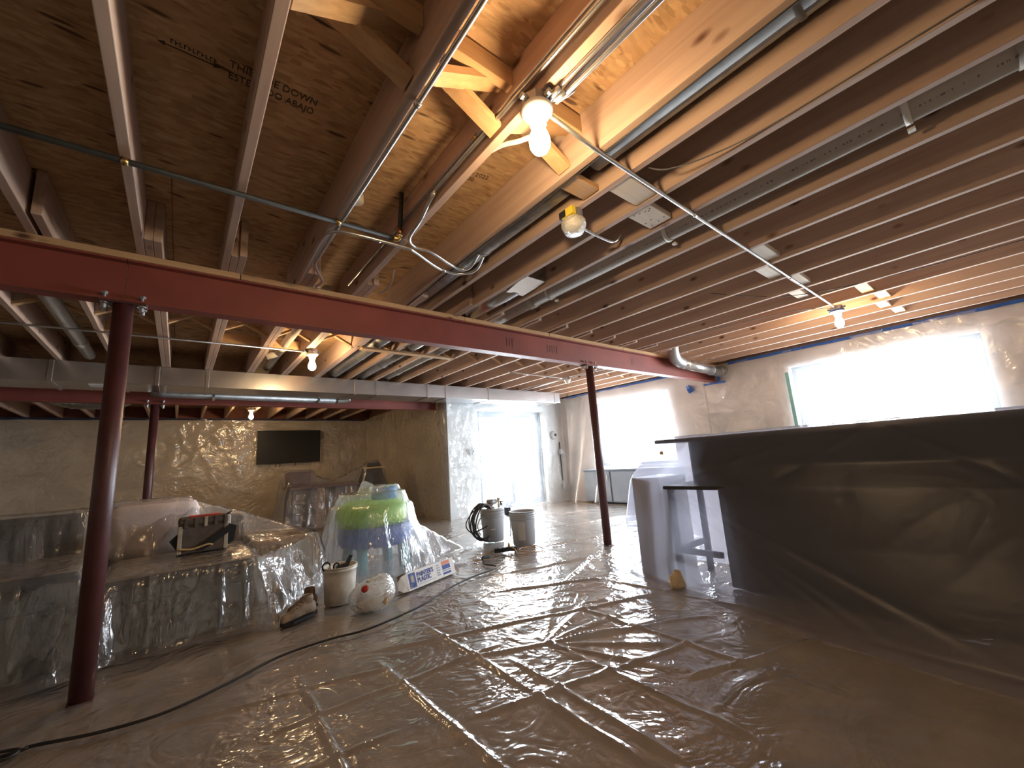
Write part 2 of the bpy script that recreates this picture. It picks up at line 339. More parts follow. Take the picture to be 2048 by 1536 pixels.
def gridmesh(name, P, mat, keep=None, parent=None):
    """P: (nu,nv,3) points"""
    nu, nv = P.shape[:2]; idx = np.arange(nu*nv).reshape(nu, nv)
    q = np.stack([idx[:-1, :-1], idx[1:, :-1], idx[1:, 1:], idx[:-1, 1:]], -1).reshape(-1, 4)
    if keep is not None:
        kf = (keep[:-1, :-1] & keep[1:, :-1] & keep[1:, 1:] & keep[:-1, 1:]).reshape(-1); q = q[kf]
    used = np.unique(q); rm = -np.ones(nu*nv, dtype=np.int64); rm[used] = np.arange(len(used)); q = rm[q]; V = P.reshape(-1, 3)[used]
    me = bpy.data.meshes.new(name); me.vertices.add(len(V)); me.vertices.foreach_set('co', V.astype(np.float32).ravel())
    me.loops.add(len(q)*4); me.loops.foreach_set('vertex_index', q.astype(np.int32).ravel())
    me.polygons.add(len(q)); me.polygons.foreach_set('loop_start', (np.arange(len(q))*4).astype(np.int32))
    try: me.polygons.foreach_set('loop_total', np.full(len(q), 4, dtype=np.int32))
    except Exception: pass
    me.update(calc_edges=True); me.validate()
    return link(name, me, mat, parent, True)
def text(name, s, size, X, Y, loc, mat, parent, sx=1.0, bold=0.0):
    """flat printed lettering: X reading direction, Y letter-up direction"""
    cu = bpy.data.curves.new(name, 'FONT'); cu.body = s; cu.size = size; cu.extrude = 0.0004; cu.resolution_u = 2; cu.offset = bold
    o = bpy.data.objects.new(name, cu); COL.objects.link(o); bpy.context.view_layer.update()
    me = bpy.data.meshes.new_from_object(o.evaluated_get(bpy.context.evaluated_depsgraph_get())); bpy.data.objects.remove(o); bpy.data.curves.remove(cu)
    X = Vector(X).normalized()*sx; Y = Vector(Y).normalized(); Z = X.cross(Y).normalized()
    M = Matrix((X, Y, Z)).transposed().to_4x4(); M.translation = loc; me.transform(M); me.name = name
    me.materials.clear(); return link(name, me, mat, parent)

# ------------------------------------------------------------------ room shell
JB, JD = 2.303, 0.235           # joist underside height and joist depth
SUB = JB+JD
YB = 2.99                       # near face of the near steel beam
XR, YD, XJ, YK = 6.87, 6.62, 3.82, 10.90
def struct(o): o['kind'] = 'structure'; return o
struct(MB().box(-5, 7.2, -2.4, 11.1, -0.12, 0.0).build('floor', Carpet))
wr = MB()
WIN1 = (0.09, 1.96, 1.02, 2.04); WIN2 = (3.90, 5.66, 0.72, 2.05)
def wall_x(b, x0, x1, ys, ye, zt, wins):
    y = ys
    for (a, c, z0, z1) in wins:
        b.box(x0, x1, y, a, 0, zt); b.box(x0, x1, a, c, 0, z0); b.box(x0, x1, a, c, z1, zt); y = c
    b.box(x0, x1, y, ye, 0, zt)
wall_x(wr, XR, XR+0.25, -2.4, YD+0.25, JB-0.01, [WIN1, WIN2]); struct(wr.build('wall_right', WallMat))
DX0, DX1, DZ = 4.50, 6.26, 1.985
wd = MB(); wd.box(XJ, DX0, YD, YD+0.25, 0, JB-0.01); wd.box(DX1, XR, YD, YD+0.25, 0, JB-0.01); wd.box(DX0, DX1, YD, YD+0.25, DZ, JB-0.01); wd.box(DX0, DX1, YD, YD+0.25, 0, 0.04)
struct(wd.build('wall_door_side', DoorWallMat))
struct(MB().box(XJ, XJ+0.2, YD+0.25, YK+0.2, 0, JB-0.01).build('wall_jog', WallWarm))
struct(MB().box(-5, XJ, YK, YK+0.2, 0, JB-0.01).build('wall_back', WallWarm))
struct(MB().box(-5.2, -5, -2.4, YK+0.2, 0, SUB+0.02).build('wall_left', WallWarm))
struct(MB().box(-5.2, XR+0.25, -2.6, -2.4, 0, SUB+0.02).build('wall_near', WallWarm))
rim = MB(); rim.box(XR+0.16, XR+0.25, -2.4, YD+0.25, JB-0.01, SUB+0.02); rim.box(XJ, XR+0.25, YD+0.16, YD+0.25, JB-0.01, SUB+0.02); rim.box(XJ+.11, XJ+0.2, YD+0.25, YK+0.2, JB-0.01, SUB+0.02)
struct(rim.build('trim_1', WoodY))
struct(MB().box(-5, XJ+0.2, YK+0.08, YK+0.2, JB-0.01, SUB+0.02).build('trim_2', RustRim))
def window(name, y0, y1, z0, z1):
    e = bpy.data.objects.new(name, None); COL.objects.link(e); struct(e); x0, x1 = XR+0.12, XR+0.19; w = 0.055
    b = MB(); b.box(x0, x1, y0, y1, z0, z0+w, .005); b.box(x0, x1, y0, y1, z1-w, z1, .005); b.box(x0, x1, y0, y0+w, z0+w, z1-w, .005); b.box(x0, x1, y1-w, y1, z0+w, z1-w, .005)
    b.build('window_frame', FrameWhite, e)
    for a, c in ((y0+w, y1-w),): MB().box(x0+.03, x0+.034, a, c, z0+w, z1-w).build('pane', Glass, e)
window('window_1', *WIN1); window('window_2', *WIN2)
e = bpy.data.objects.new('door_1', None); COL.objects.link(e); struct(e); y0, y1 = YD+0.10, YD+0.17
b = MB(); b.box(DX0, DX1, y0, y1, DZ-.05, DZ); b.box(DX0, DX1, y0, y1, 0.04, 0.08); b.box(DX0, DX0+.04, y0, y1, .08, DZ-.05); b.box(DX1-.04, DX1, y0, y1, .08, DZ-.05); b.build('door_frame', FrameWhite, e)
for a, c, yy in ((DX0+.04, 5.41, y0), (5.35, DX1-.04, y0+.035)):
    b = MB(); w = .07; b.box(a, a+w, yy, yy+.033, .08, DZ-.05); b.box(c-w, c, yy, yy+.033, .08, DZ-.05); b.box(a+w, c-w, yy, yy+.033, .08, .16); b.box(a+w, c-w, yy, yy+.033, DZ-.12, DZ-.05); b.build('sliding_panel', FrameWhite, e)
    MB().box(a+w, c-w, yy+.014, yy+.019, .16, DZ-.12).build('pane', Glass, e)

# ------------------------------------------------------------------ ceiling: strand board panels, joists, bridging
ceil = bpy.data.objects.new('ceiling', None); COL.objects.link(ceil); struct(ceil)
yy = -2.4; row = 0
while yy < YK+0.2:
    y1 = min(yy+1.22, YK+0.2); xx = -5.0-(1.22 if row % 2 else 0)
    while xx < XR+0.25:
        a, c = max(xx, -5.0), min(xx+2.44, XR+0.25)
        if c > a+0.02 and not (yy > YD+0.3 and a > XJ+0.2):
            MB().box(a+.0015, c-.0015, yy+.0015, y1-.0015, SUB+.001, SUB+.02).build('subfloor_panel', OSB, ceil)
        xx += 2.44
    yy += 1.22; row += 1
MB().box(-5.2, XR+0.25, -2.6, YK+0.2, SUB+.021, SUB+.04).build('floor_deck_above', OSB, ceil)
NEAR = [-4.35,-3.94,-3.53,-3.12,-2.71,-2.30,-1.89,-1.48,-1.07,-0.66,-0.245,0.147,0.570,0.954,1.360,1.600,1.885,2.175,2.585,2.967,3.370,3.776,4.200,4.590,5.020,5.430,5.840,6.250,6.640]
FAR = [-4.30,-3.89,-3.48,-3.07,-2.66,-2.25,-1.84,-1.43,-1.02,-0.605,-0.206,-0.167,0.186,0.225,0.609,0.648,0.993,1.032,1.40,1.439,1.845,2.225,2.645,3.06,3.455,3.87,4.285,4.69,5.09,5.49,5.90,6.31,6.70]
hw = 0.019
for x in NEAR: MB().box(x-hw, x+hw, -2.4, YB+0.28, JB, SUB, .003).build('joist', WoodY, ceil)
for i, x in enumerate(FAR):
    y1 = 7.05 if x < XJ-0.05 else YD+0.15
    s = YB-0.22-0.06*random.random()
    MB().box(x-hw, x+hw, s, y1, JB, SUB, .003).build('joist', WoodY, ceil)
BACK = [-4.2+0.41*k for k in range(19)]
for x in BACK:
    if x < XJ-.05: MB().box(x-hw, x+hw, 7.06, YK+0.07, JB, SUB, .003).build('joist', WoodY, ceil)
# row of blocks at y = 1.05
for a, c, y0, y1, m in ((1.385,1.575,1.115,1.215,WoodX),(1.625,1.862,0.965,1.09,WoodPale),(1.915,2.14,1.04,1.18,WoodPale)):
    MB().box(a, c, y0, y1, JB+.006, JB+.04, .003).build('nailed_block', m, ceil)
b = MB()
for (nx, ny) in ((1.93,1.15),(1.94,1.12),(1.95,1.09),(1.945,1.06),(1.96,1.075),(2.10,1.10),(2.09,1.06),(2.05,1.12),(2.06,1.16),(2.11,1.15)): b.lathe([(0, 0), (.004, 0), (.004, .003)], (nx, ny, JB+.0045), 8)
b.build('nail_heads', BlackIron, ceil)
for a, c, y0 in ((2.99,3.345,.87),(3.395,3.75,.99),(3.80,4.175,.90),(4.225,4.565,1.02),(4.615,4.995,.62),(5.045,5.405,.56),(5.455,5.815,.62),(5.865,6.225,.56)):
    MB().box(a, c, y0, y0+.09, JB+.02, JB+.058, .003).build('nailed_block', WoodPale if a < 4.5 else WoodX, ceil)
def cross(x0, x1, y, par, thick=.035, wd_=.062):
    MB().beam((x0, y-.03, JB+.03), (x1, y-.03, SUB-.03), wd_, thick).build('cross_bridging', WoodX, par)
    MB().beam((x0, y+.035, SUB-.03), (x1, y+.035, JB+.03), wd_, thick).build('cross_bridging', WoodX, par)
def flatblock(x0, x1, y, z): MB().box(x0, x1, y, y+.038, z, z+.089, .003).build('blocking', WoodX, ceil)
for a, c in ((.166,.551),(.589,.935),(.973,1.341)):
    cross(a, c, 1.09, ceil, .03, .07); flatblock(a, c, 1.0, SUB-.1)
flatblock(-.226, .128, 1.02, SUB-.1) if False else None
for x0, x1 in zip(FAR[:-1], FAR[1:]):
    if x1-x0 > .1: cross(x0+hw, x1-hw, 4.36, ceil, .02, .045)
MB().box(1.46, 2.62, 4.27, 4.36, JB-.02, JB-.001).build('nailed_board', WoodX, ceil)
for x0, x1, z in ((-.586,-.225,2.36),(.667,.974,2.36),(.245,.59,2.36)): MB().box(x0, x1, 4.86, 4.90, z, z+.09).build('blocking', WoodX, ceil)
# stamped lettering on the boards and lumber
osb_p = ceil
text('printed_text', 'THIS SIDE DOWN', .05, (1, .005, 0), (0, -1, 0), (.055, 1.625, SUB-.0006), InkBrown, ceil, 0.78)
text('printed_text', 'ESTE LADO ABAJO', .05, (1, .005, 0), (0, -1, 0), (.055, 1.68, SUB-.0006), InkBrown, ceil, 0.74)
b = MB()
for k in range(11):
    xx = -.115+k*.0125; b.box(xx, xx+.003, 1.618, 1.636, SUB-.0012, SUB-.0004); b.box(xx, xx+.009, (1.618, 1.626, 1.633)[k % 3], (1.618, 1.626, 1.633)[k % 3]+.003, SUB-.0012, SUB-.0004)
b.build('printed_marks', InkBrown, ceil)
MB().prism([(-.13,1.640,SUB-.0012),(-.13,1.660,SUB-.0012),(-.152,1.650,SUB-.0012)], (0,0,.0008)).build('printed_arrow', InkBrown, ceil)
MB().box(-.13, .01, 1.648, 1.652, SUB-.0012, SUB-.0004).build('printed_arrow', InkBrown, ceil)
MB().prism([(.01,1.640,SUB-.0012),(.032,1.650,SUB-.0012),(.01,1.660,SUB-.0012)], (0,0,.0008)).build('printed_arrow', InkBrown, ceil)
text('printed_text', '29 2022', .042, (1, -.18, 0), (-.18, -1, 0), (1.115, 1.625, SUB-.0006), InkBrown, ceil, 0.95)
text('printed_text', '2:00', .042, (1, -.18, 0), (-.18, -1, 0), (1.115, 1.67, SUB-.0006), InkBrown, ceil, 0.95)

# ------------------------------------------------------------------ steel beams and posts
def isec(b, x0, x1, yc, z0, z1, fw=.10, ft=.010, wt=.007):
    b.box(x0, x1, yc-fw/2, yc+fw/2, z0, z0+ft); b.box(x0, x1, yc-fw/2, yc+fw/2, z1-ft, z1); b.box(x0, x1, yc-wt/2, yc+wt/2, z0+ft, z1-ft)
BZ0, BZ1 = 2.015, 2.265
t = thing('steel_beam', 'long red primed steel beam under the joists nearest the camera', 'beam', (0, YB+.05, BZ0))
for a, c in ((-5.0, -.302), (-.298, XR+.05)):
    b = MB(); isec(b, a, c, YB+.05, BZ0, BZ1); part(b, 'beam_length', RedSteel, t)
xs = [-5, -1.9, .235, 1.95, 3.02, 4.33, XR+.05]
for a, c in zip(xs[:-1], xs[1:]):
    part(MB().box(a+.002, c-.002, YB-.012+.006*random.random(), YB+.112, BZ1, JB, .003), 'sill_plate', WoodX, t, label='pale wooden plate bolted along the beam top')
for x, n in ((2.46, 3), (3.02, 5), (4.55, 2)):
    for k in range(n): part(MB().box(x+k*.035, x+k*.035+.012, YB+.0455, YB+.0462, 2.10+.01*(k % 2), 2.19), 'smudge_mark', PostSteel, t)
t = thing('steel_beam', 'dark red steel beam beyond the long duct, carried by the far post', 'beam', (0, 6.95, BZ0))
b = MB(); isec(b, -5.0, XJ-.04, 6.95, BZ0, BZ1); part(b, 'beam_length', RedSteel, t)
part(MB().box(-5, XJ-.05, 6.895, 7.005, BZ1, JB), 'sill_plate', WoodX, t)
def post(x, y, label, r=.0445, br=True):
    t = thing('steel_post', label, 'post', (x, y, 0))
    part(MB().tube([(x, y, .006), (x, y, BZ0-.012)], r, 28), 'shaft', PostSteel, t, True)
    part(MB().box(x-.10, x+.10, y-.05, y+.05, BZ0-.012, BZ0, .002), 'cap_plate', PostSteel, t)
    part(MB().box(x-.046, x+.046, y-.046, y+.046, 0.0, .012, .002), 'base_plate', PostSteel, t)
    for sx in (-.078, .078):
        for sy in (-.03, .03):
            b = MB(); b.lathe([(0, -.045), (.013, -.045), (.013, -.022), (.0, -.022)], (x+sx, y+sy, BZ0-.004), 6); b.lathe([(.02, -.022), (.02, -.014)], (x+sx, y+sy, BZ0-.002), 12); b.lathe([(.008, .0), (.008, .03), (.016, .03), (.016, .045), (0, .045)], (x+sx, y+sy, BZ0), 6)
            part(b, 'bolt', Zinc, t)
    return t
post(-.30, YB+.05, 'thick maroon steel post standing in front of the plastic-covered sofa')
post(3.69, YB+.05, 'maroon steel post standing right of the two grey pails')
post(-.29, 6.95, 'distant maroon steel post rising behind the covered sofa')

# ------------------------------------------------------------------ lamps and detector
def lamp(x, y, label, lit=True, tape=False, z=JB):
    t = thing('ceiling_lamp', label, 'lamp', (x, y, z))
    b = MB(); b.lathe([(0, 0), (.052, 0), (.052, -.040), (.046, -.042), (0, -.042)], (x, y, z-.001), 8)
    for k in range(4): b.lathe([(0, 0), (.012, 0), (.012, .022), (.0, .022)], (x+.052*math.cos(k*PI/2), y+.052*math.sin(k*PI/2), z-.022), 8, (math.cos(k*PI/2), math.sin(k*PI/2), 0))
    part(b, 'junction_box', GalvDull, t)
    part(MB().lathe([(0, -.043), (.058, -.043), (.060, -.052), (.050, -.066), (.034, -.080), (.031, -.108), (.024, -.110), (.024, -.09), (0, -.09)], (x, y, z), 24), 'lamp_holder', Porcelain, t, True)
    if tape: part(MB().lathe([(.062, -.044), (.064, -.062)], (x, y, z), 24), 'tape_band', BlueTape, t, True)
    if lit: part(MB().lathe([(.016, -.105), (.020, -.120), (.032, -.148), (.0385, -.175), (.037, -.197), (.027, -.216), (.012, -.225), (0, -.2265)], (x, y, z), 20), 'bulb', BulbGlow, t, True)
    return t
lamp(.950, .900, 'lit bare bulb nearest the camera on a round metal box under the joists')
lamp(5.125, .950, 'lit bare bulb with a blue tape band near the wide right window', tape=True)
lamp(1.045, 4.620, 'lit bare bulb just beyond the long red beam, above the sofa')
lamp(1.005, 9.07, 'small lit bulb farthest back, above the wall screen')
lamp(5.07, 4.68, 'unlit white lamp holder under the joists behind the right post', lit=False)
x, y = 1.592, 1.315
t = thing('smoke_detector', 'white plastic-wrapped detector on a yellow-labelled box beside the duct', 'detector', (x, y, JB))
part(MB().lathe([(0, 0), (.055, 0), (.055, -.045), (0, -.045)], (x, y, JB-.001), 8), 'junction_box', GalvDull, t)
part(MB().box(x-.058, x-.030, y-.05, y+.03, JB-.047, JB-.004), 'label_sticker', Yellow, t)
part(MB().box(x-.060, x-.045, y+.0, y+.045, JB-.045, JB-.006), 'label_sticker', BlackPlast, t)
part(MB().lathe([(0, -.046), (.052, -.046), (.066, -.060), (.068, -.085), (.058, -.110), (.05, -.125), (.020, -.135), (0, -.134)], (x, y, JB), 22), 'dust_cover', HoodFilm, t, True)
part(MB().lathe([(0, -.047), (.05, -.047), (.052, -.10), (0, -.105)], (x, y, JB), 22), 'detector_body', WhitePlast, t, True)

# ------------------------------------------------------------------ pipes, conduits, ducts under the ceiling
def pipe(name, label, cat, pts, r, mat, n=10, clips=(), clipmat=None, group=None):
    t = thing(name, label, cat, pts[0], group)
    part(MB().tube(pts, r, n), 'pipe_run', mat, t, True)
    for c, ax in clips: part(MB().lathe([(r*1.02, -.011), (r*1.35, -.011), (r*1.35, .011), (r*1.02, .011)], c, 12, ax), 'clamp', clipmat or Zinc, t, True)
    return t
ZC = JB-.013
t = pipe('gas_pipe', 'black iron gas pipe crossing the left joists to a brass elbow', 'pipe', [(-3.6, 2.085, ZC-.004), (-.57, 2.062, ZC-.004), (.88, 2.038, ZC-.004)], .0125, BlackIron, 12, [((-.245, 2.059, ZC-.004), (1, 0, 0)), ((.575, 2.044, ZC-.004), (1, 0, 0))], Brass)
part(MB().tube(spline([(.875, 2.038, ZC-.004), (.90, 2.035, ZC-.002), (.905, 2.02, ZC+.02)], 5), .018, 12), 'elbow', Brass, t, True)
part(MB().tube([(.905, 2.02, ZC+.015), (.905, 2.015, ZC+.05)], .017, 12), 'coupling', Copper, t, True)
part(MB().tube([(.905, 2.015, ZC+.05), (.895, 1.96, SUB-.005)], .013, 12), 'riser', BlackIron, t, True)
pipe('conduit', 'steel conduit along the fourth joist, ending in a bent foot on the beam plate', 'conduit', spline([(.596, -2.3, ZC), (.597, .75, ZC), (.590, 1.9, ZC), (.587, 2.45, ZC), (.595, 2.60, ZC), (.68, 2.79, ZC), (.690, 2.86, ZC+.002), (.682, 2.945, ZC+.006)], 6), .0095, EMT, 10, [((.5965, 1.15, ZC), (0, 1, 0)), ((.685, 2.93, ZC+.005), (0, 1, 0))])
pipe('conduit', 'bent conduit beside the gas pipe, looping toward the round duct', 'conduit', spline([(.557, 2.9, ZC-.006), (.548, 2.5, ZC-.008), (.546, 2.25, ZC-.010), (.565, 2.13, ZC-.02), (.66, 2.075, ZC-.028), (.95, 2.062, ZC-.028), (1.03, 2.085, ZC-.026), (1.284, 2.228, ZC-.012), (1.44, 2.225, ZC-.006), (1.50, 2.13, ZC-.004), (1.475, 2.0, ZC+.03)], 6), .0095, EMT, 10, [((.80, 2.068, ZC-.028), (1, 0, 0)), ((1.31, 2.232, ZC-.011), (1, 0, 0))])
pipe('conduit', 'conduit from the near lamp joist that swoops beside the brass elbow', 'conduit', spline([(.915, -2.3, ZC+.06), (.915, 1.3, ZC+.06), (.913, 1.62, ZC+.04), (.925, 1.80, ZC-.004), (.950, 1.985, ZC-.006), (1.02, 2.063, ZC-.006), (1.135, 2.072, ZC-.004), (1.372, 2.172, ZC-.002), (1.45, 2.13, ZC), (1.43, 1.99, ZC+.03)], 6), .0095, EMT)
pipe('conduit', 'straight conduit high on the left face of the near lamp joist', 'conduit', [(.915, -2.3, ZC+.085), (.915, 2.97, ZC+.085)], .0095, EMT, 10, [((.915, 1.12, ZC+.085), (0, 1, 0)), ((.915, 1.24, ZC+.085), (0, 1, 0))], Brass)
for k, (xx, zz, lb) in enumerate(((1.010, ZC-.006, 'lowest shiny conduit running toward the camera from the near lamp box'), (.983, ZC+.012, 'shiny conduit tight against the joist, entering the near lamp box'), (1.035, ZC+.055, 'highest of the conduits right of the near lamp joist'))):
    pipe('conduit', lb, 'conduit', spline([(xx, -2.3, zz), (xx, .55, zz), (xx-.012, .80, JB-.022) if k < 2 else (xx-.012, .78, JB-.014), (.975, .855, JB-.022)], 6), .0095, EMT)
pipe('conduit', 'long steel conduit slung across the joists between the two right lamps', 'conduit', [(1.0, .905, JB-.022), (1.35, .93, JB-.0105), (5.0, .955, JB-.0105), (5.09, .952, JB-.022)], .0095, EMT, 10, [((2.20, .936, JB-.0105), (1, 0, 0)), ((3.79, .947, JB-.0105), (1, 0, 0)), ((4.02, .9485, JB-.0105), (1, 0, 0))])
pipe('conduit', 'short hooked conduit leaving the white wrapped detector', 'conduit', spline([(1.64, 1.335, JB-.022), (1.76, 1.38, JB-.0105), (1.97, 1.388, JB-.0105), (2.05, 1.38, JB-.002), (2.085, 1.36, JB+.04)], 6), .0085, EMT)
pipe('conduit', 'thin conduit crossing the left joists beyond the red beam', 'conduit', [(-4.5, 4.80, ZC), (-1.13, 4.70, ZC), (1.0, 4.64, JB-.022)], .0095, EMT)
pipe('conduit', 'conduit running left from the unlit lamp holder', 'conduit', [(5.02, 4.69, JB-.022), (4.9, 4.71, ZC), (3.75, 4.66, ZC)], .0095, EMT)
pipe('conduit', 'conduit running from the unlit lamp holder back to the duct end', 'conduit', [(5.07, 4.73, JB-.022), (5.08, 4.9, ZC), (5.13, 5.92, ZC)], .011, EMT)
pipe('conduit', 'conduit from the unlit lamp holder toward the red beam', 'conduit', [(5.07, 4.63, JB-.022), (5.09, 4.5, ZC), (5.16, 3.2, ZC)], .011, EMT)
pipe('conduit_stub', 'little hooked conduit stub above the beam plate between joists', 'conduit', spline([(1.13, 2.62, ZC+.12), (1.17, 2.75, ZC+.10), (1.165, 2.86, ZC+.06), (1.12, 2.93, ZC+.04)], 5), .008, EMT)
tag(rooted(MB().tube(spline([(1.655, .88, JB+.015), (1.72, .82, JB-.004), (1.80, .66, JB-.006), (1.858, .42, JB+.004), (1.862, -.2, JB+.012), (1.86, -1.2, JB+.02)], 8), .0035, 6), 'cable', GreyCable, (1.655, .88, JB+.01), True), 'thin grey cable sagging between two joists right of the near lamp', 'cable')
tag(rooted(MB().tube(spline([(1.375, -1.5, JB-.004), (1.372, .3, JB-.004), (1.385, 1.2, JB-.004), (1.37, 1.9, JB-.004), (1.385, 2.97, JB-.004)], 8), .004, 6), 'cable', BlackRub, (1.37, 0, JB), True), 'black cable stapled along the joist edge beside the round duct', 'cable')
tag(rooted(MB().tube(spline([(3.6, 1.5, JB+.02), (4.4, 1.1, JB+.02), (4.62, .3, JB-.003), (4.65, -.8, JB-.003)], 8), .003, 6), 'cable', BlackRub, (4.4, 1.1, JB), True), 'thin black cable under the joists left of the taped lamp', 'cable')
tag(rooted(MB().tube(spline([(5.08, .97, JB-.03), (4.96, 1.1, JB-.012), (4.80, 1.35, JB-.005), (4.66, 2.2, JB-.004), (4.62, 2.9, JB-.004)], 8), .004, 6), 'cable', GreyCable, (5.08, .97, JB), True), 'grey cable curving from the blue-taped lamp toward the beam', 'cable')
def roundduct(name, label, x, y0, y1, z, r, mat=Galv, seams=()):
    t = thing(name, label, 'duct', (x, y0, z)); part(MB().tube([(x, y0, z), (x, y1, z)], r, 26), 'duct_pipe', mat, t, True)
    for s in seams: part(MB().lathe([(r, -.012), (r+.004, -.008), (r+.004, .008), (r, .012)], (x, s, z), 26, (0, 1, 0)), 'joint_ring', mat, t, True)
    return t
roundduct('round_duct', 'galvanised round duct in the bay right of the near lamp', 1.480, -2.3, 1.06, 2.425, .075, DuctDark, (.2,))
roundduct('round_duct', 'shiny round duct ending above the beam beside the detector', 1.480, 1.26, 2.975, 2.412, .076, GalvDull, (2.0,))
t = roundduct('round_duct', 'short round duct with a boxy boot, above the beam', 2.035, 2.35, 3.0, 2.385, .085, Galv)
b = MB(); b.add([(1.95,2.36,2.31),(2.12,2.36,2.31),(2.12,2.36,2.47),(1.95,2.36,2.47),(1.93,2.10,2.335),(2.14,2.10,2.335),(2.14,2.10,2.52),(1.93,2.10,2.52)], [(0,1,2,3),(7,6,5,4),(0,4,5,1),(1,5,6,2),(2,6,7,3),(3,7,4,0)]); part(b, 'boot', Galv, t)
roundduct('round_duct', 'left of two round ducts running from the red beam to the square duct', 1.645, 3.2, 6.05, 2.40, .082, GalvDull, (4.9,))
roundduct('round_duct', 'right of two round ducts running from the red beam to the square duct', 2.035, 3.2, 6.05, 2.40, .082, Galv, (5.2,))
def pvcpipe(label, x, y0, y1, z, r, colls, n=26):
    t = thing('drain_pipe', label, 'pipe', (x, y0, z)); o = part(MB().tube([(x, y0, z), (x, y1, z)], r, n), 'pipe_run', PVC, t, True)
    for cpos, L in colls: part(MB().lathe([(r, -L), (r+.006, -L), (r+.006, L), (r, L)], (x, cpos, z), n, (0, 1, 0)), 'pipe_collar', PVC, t, True)
    return t
t = pvcpipe('long grey printed drain pipe hung between the right joists', 2.405, -2.3, 3.2, 2.388, .057, ((-.30, .05), (2.55, .045)))
for ys in (.06, 1.21, 2.32):
    part(MB().lathe([(.0585, -.012), (.063, -.012), (.063, .012), (.0585, .012)], (2.405, ys, 2.388), 26, (0, 1, 0)), 'pipe_strap', WhitePlast, t, True)
    part(MB().box(2.462, 2.49, ys-.013, ys+.013, 2.322, 2.335), 'strap_end', WhitePlast, t)
pvcpipe('pale drain pipe in the joist bay beyond the red beam', 2.43, 3.35, 6.05, 2.395, .057, ((4.55, .06), (5.6, .05)))
t = pvcpipe('thin white drain pipe beyond the red beam, left of the far lamp', .82, 3.2, 6.05, 2.40, .042, ((5.0, .05),))
part(MB().tube([(.82, 5.25, 2.40), (.70, 5.25, 2.345)], .04, 16), 'branch_fitting', PVC, t, True)
t = pvcpipe('dusty drain pipe among the far left joists', -.80, 3.9, 5.93, 2.37, .05, ((5.4, .06),))
tag(rooted(MB().lathe([(0, 0), (.035, 0), (.035, -.04), (.028, -.05), (0, -.05)], (.70, 2.12, SUB), 18), 'pipe_cap', WhitePlast, (.70, 2.12, SUB), True), 'white round pipe cap poking through the strand board', 'pipe cap')
# dryer vent
t = thing('vent_duct', 'shiny round vent duct elbow entering the right wall above the beam end', 'duct', (5.3, 2.86, 2.2))
part(MB().tube(spline([(5.22, 2.80, 2.42), (5.27, 2.83, 2.29), (5.38, 2.86, 2.215), (5.55, 2.87, 2.18)], 6), .078, 24), 'elbow', GalvDull, t, True)
part(MB().tube([(5.5, 2.87, 2.185), (6.72, 2.87, 2.140)], .076, 24), 'duct_pipe', Galv, t, True)
for q in (5.52, 5.64, 6.40): part(MB().lathe([(.076, -.012), (.081, -.008), (.081, .008), (.076, .012)], (q, 2.87, 2.185-(q-5.5)*.0369), 24, (1, 0, -.037)), 'joint_ring', GalvDull, t, True)
part(MB().tube(spline([(6.66, 2.87, 2.152), (6.76, 2.87, 2.155), (6.83, 2.87, 2.19)], 4), .082, 24), 'end_elbow', GalvDull, t, True)
# trunk duct
t = thing('trunk_duct', 'long rectangular galvanised trunk duct hung below the joists', 'duct', (0, 5.95, 2.085))
cuts = [-5.0, -2.6, -1.06, -.52, -.25, .20, 1.93, 2.26, 3.10, 3.44, 4.33, 6.02, 6.17]
for a, c in zip(cuts[:-1], cuts[1:]): part(MB().box(a, c, 5.95, 6.45, 2.085+random.random()*.002, JB-.004, .003), 'duct_section', Galv, t)
for q in cuts[2:-1]: part(MB().box(q-.016, q+.016, 5.938, 6.46, 2.075, JB-.002, .002), 'slip_joint', Galv, t)
part(MB().box(-.80, -.56, 6.05, 6.20, 2.078, 2.084), 'paper_label', BoxWhite, t)
t = thing('round_duct', 'slim round duct running level under the trunk duct to a silver elbow', 'duct', (-.3, 6.64, 2.10))
part(MB().tube([(-.32, 6.60, 2.12), (-.2, 6.64, 2.105), (1.9, 6.64, 2.095)], .05, 20), 'duct_pipe', GalvDull, t, True)
part(MB().tube(spline([(1.86, 6.64, 2.095), (1.98, 6.64, 2.10), (2.06, 6.62, 2.13)], 4), .056, 20), 'elbow', Galv, t, True)
for q in (0.3, 1.6): part(MB().box(q-.012, q+.012, 6.588, 6.692, 2.04, JB-.002, .0), 'hanger_strap', Galv, t)
pts = spline([(-1.55, 8.1, 2.36), (-1.25, 8.0, 2.20), (-1.0, 7.9, 2.165), (-.72, 7.9, 2.19), (-.5, 8.0, 2.34)], 10)
tag(rooted(MB().tube(pts, [.10+.006*math.cos(k*2.4) for k in range(len(pts))], 18), 'flexible_duct', Galv, (-1, 7.9, 2.17), True), 'sagging silver flexible duct behind the far red beam', 'duct')

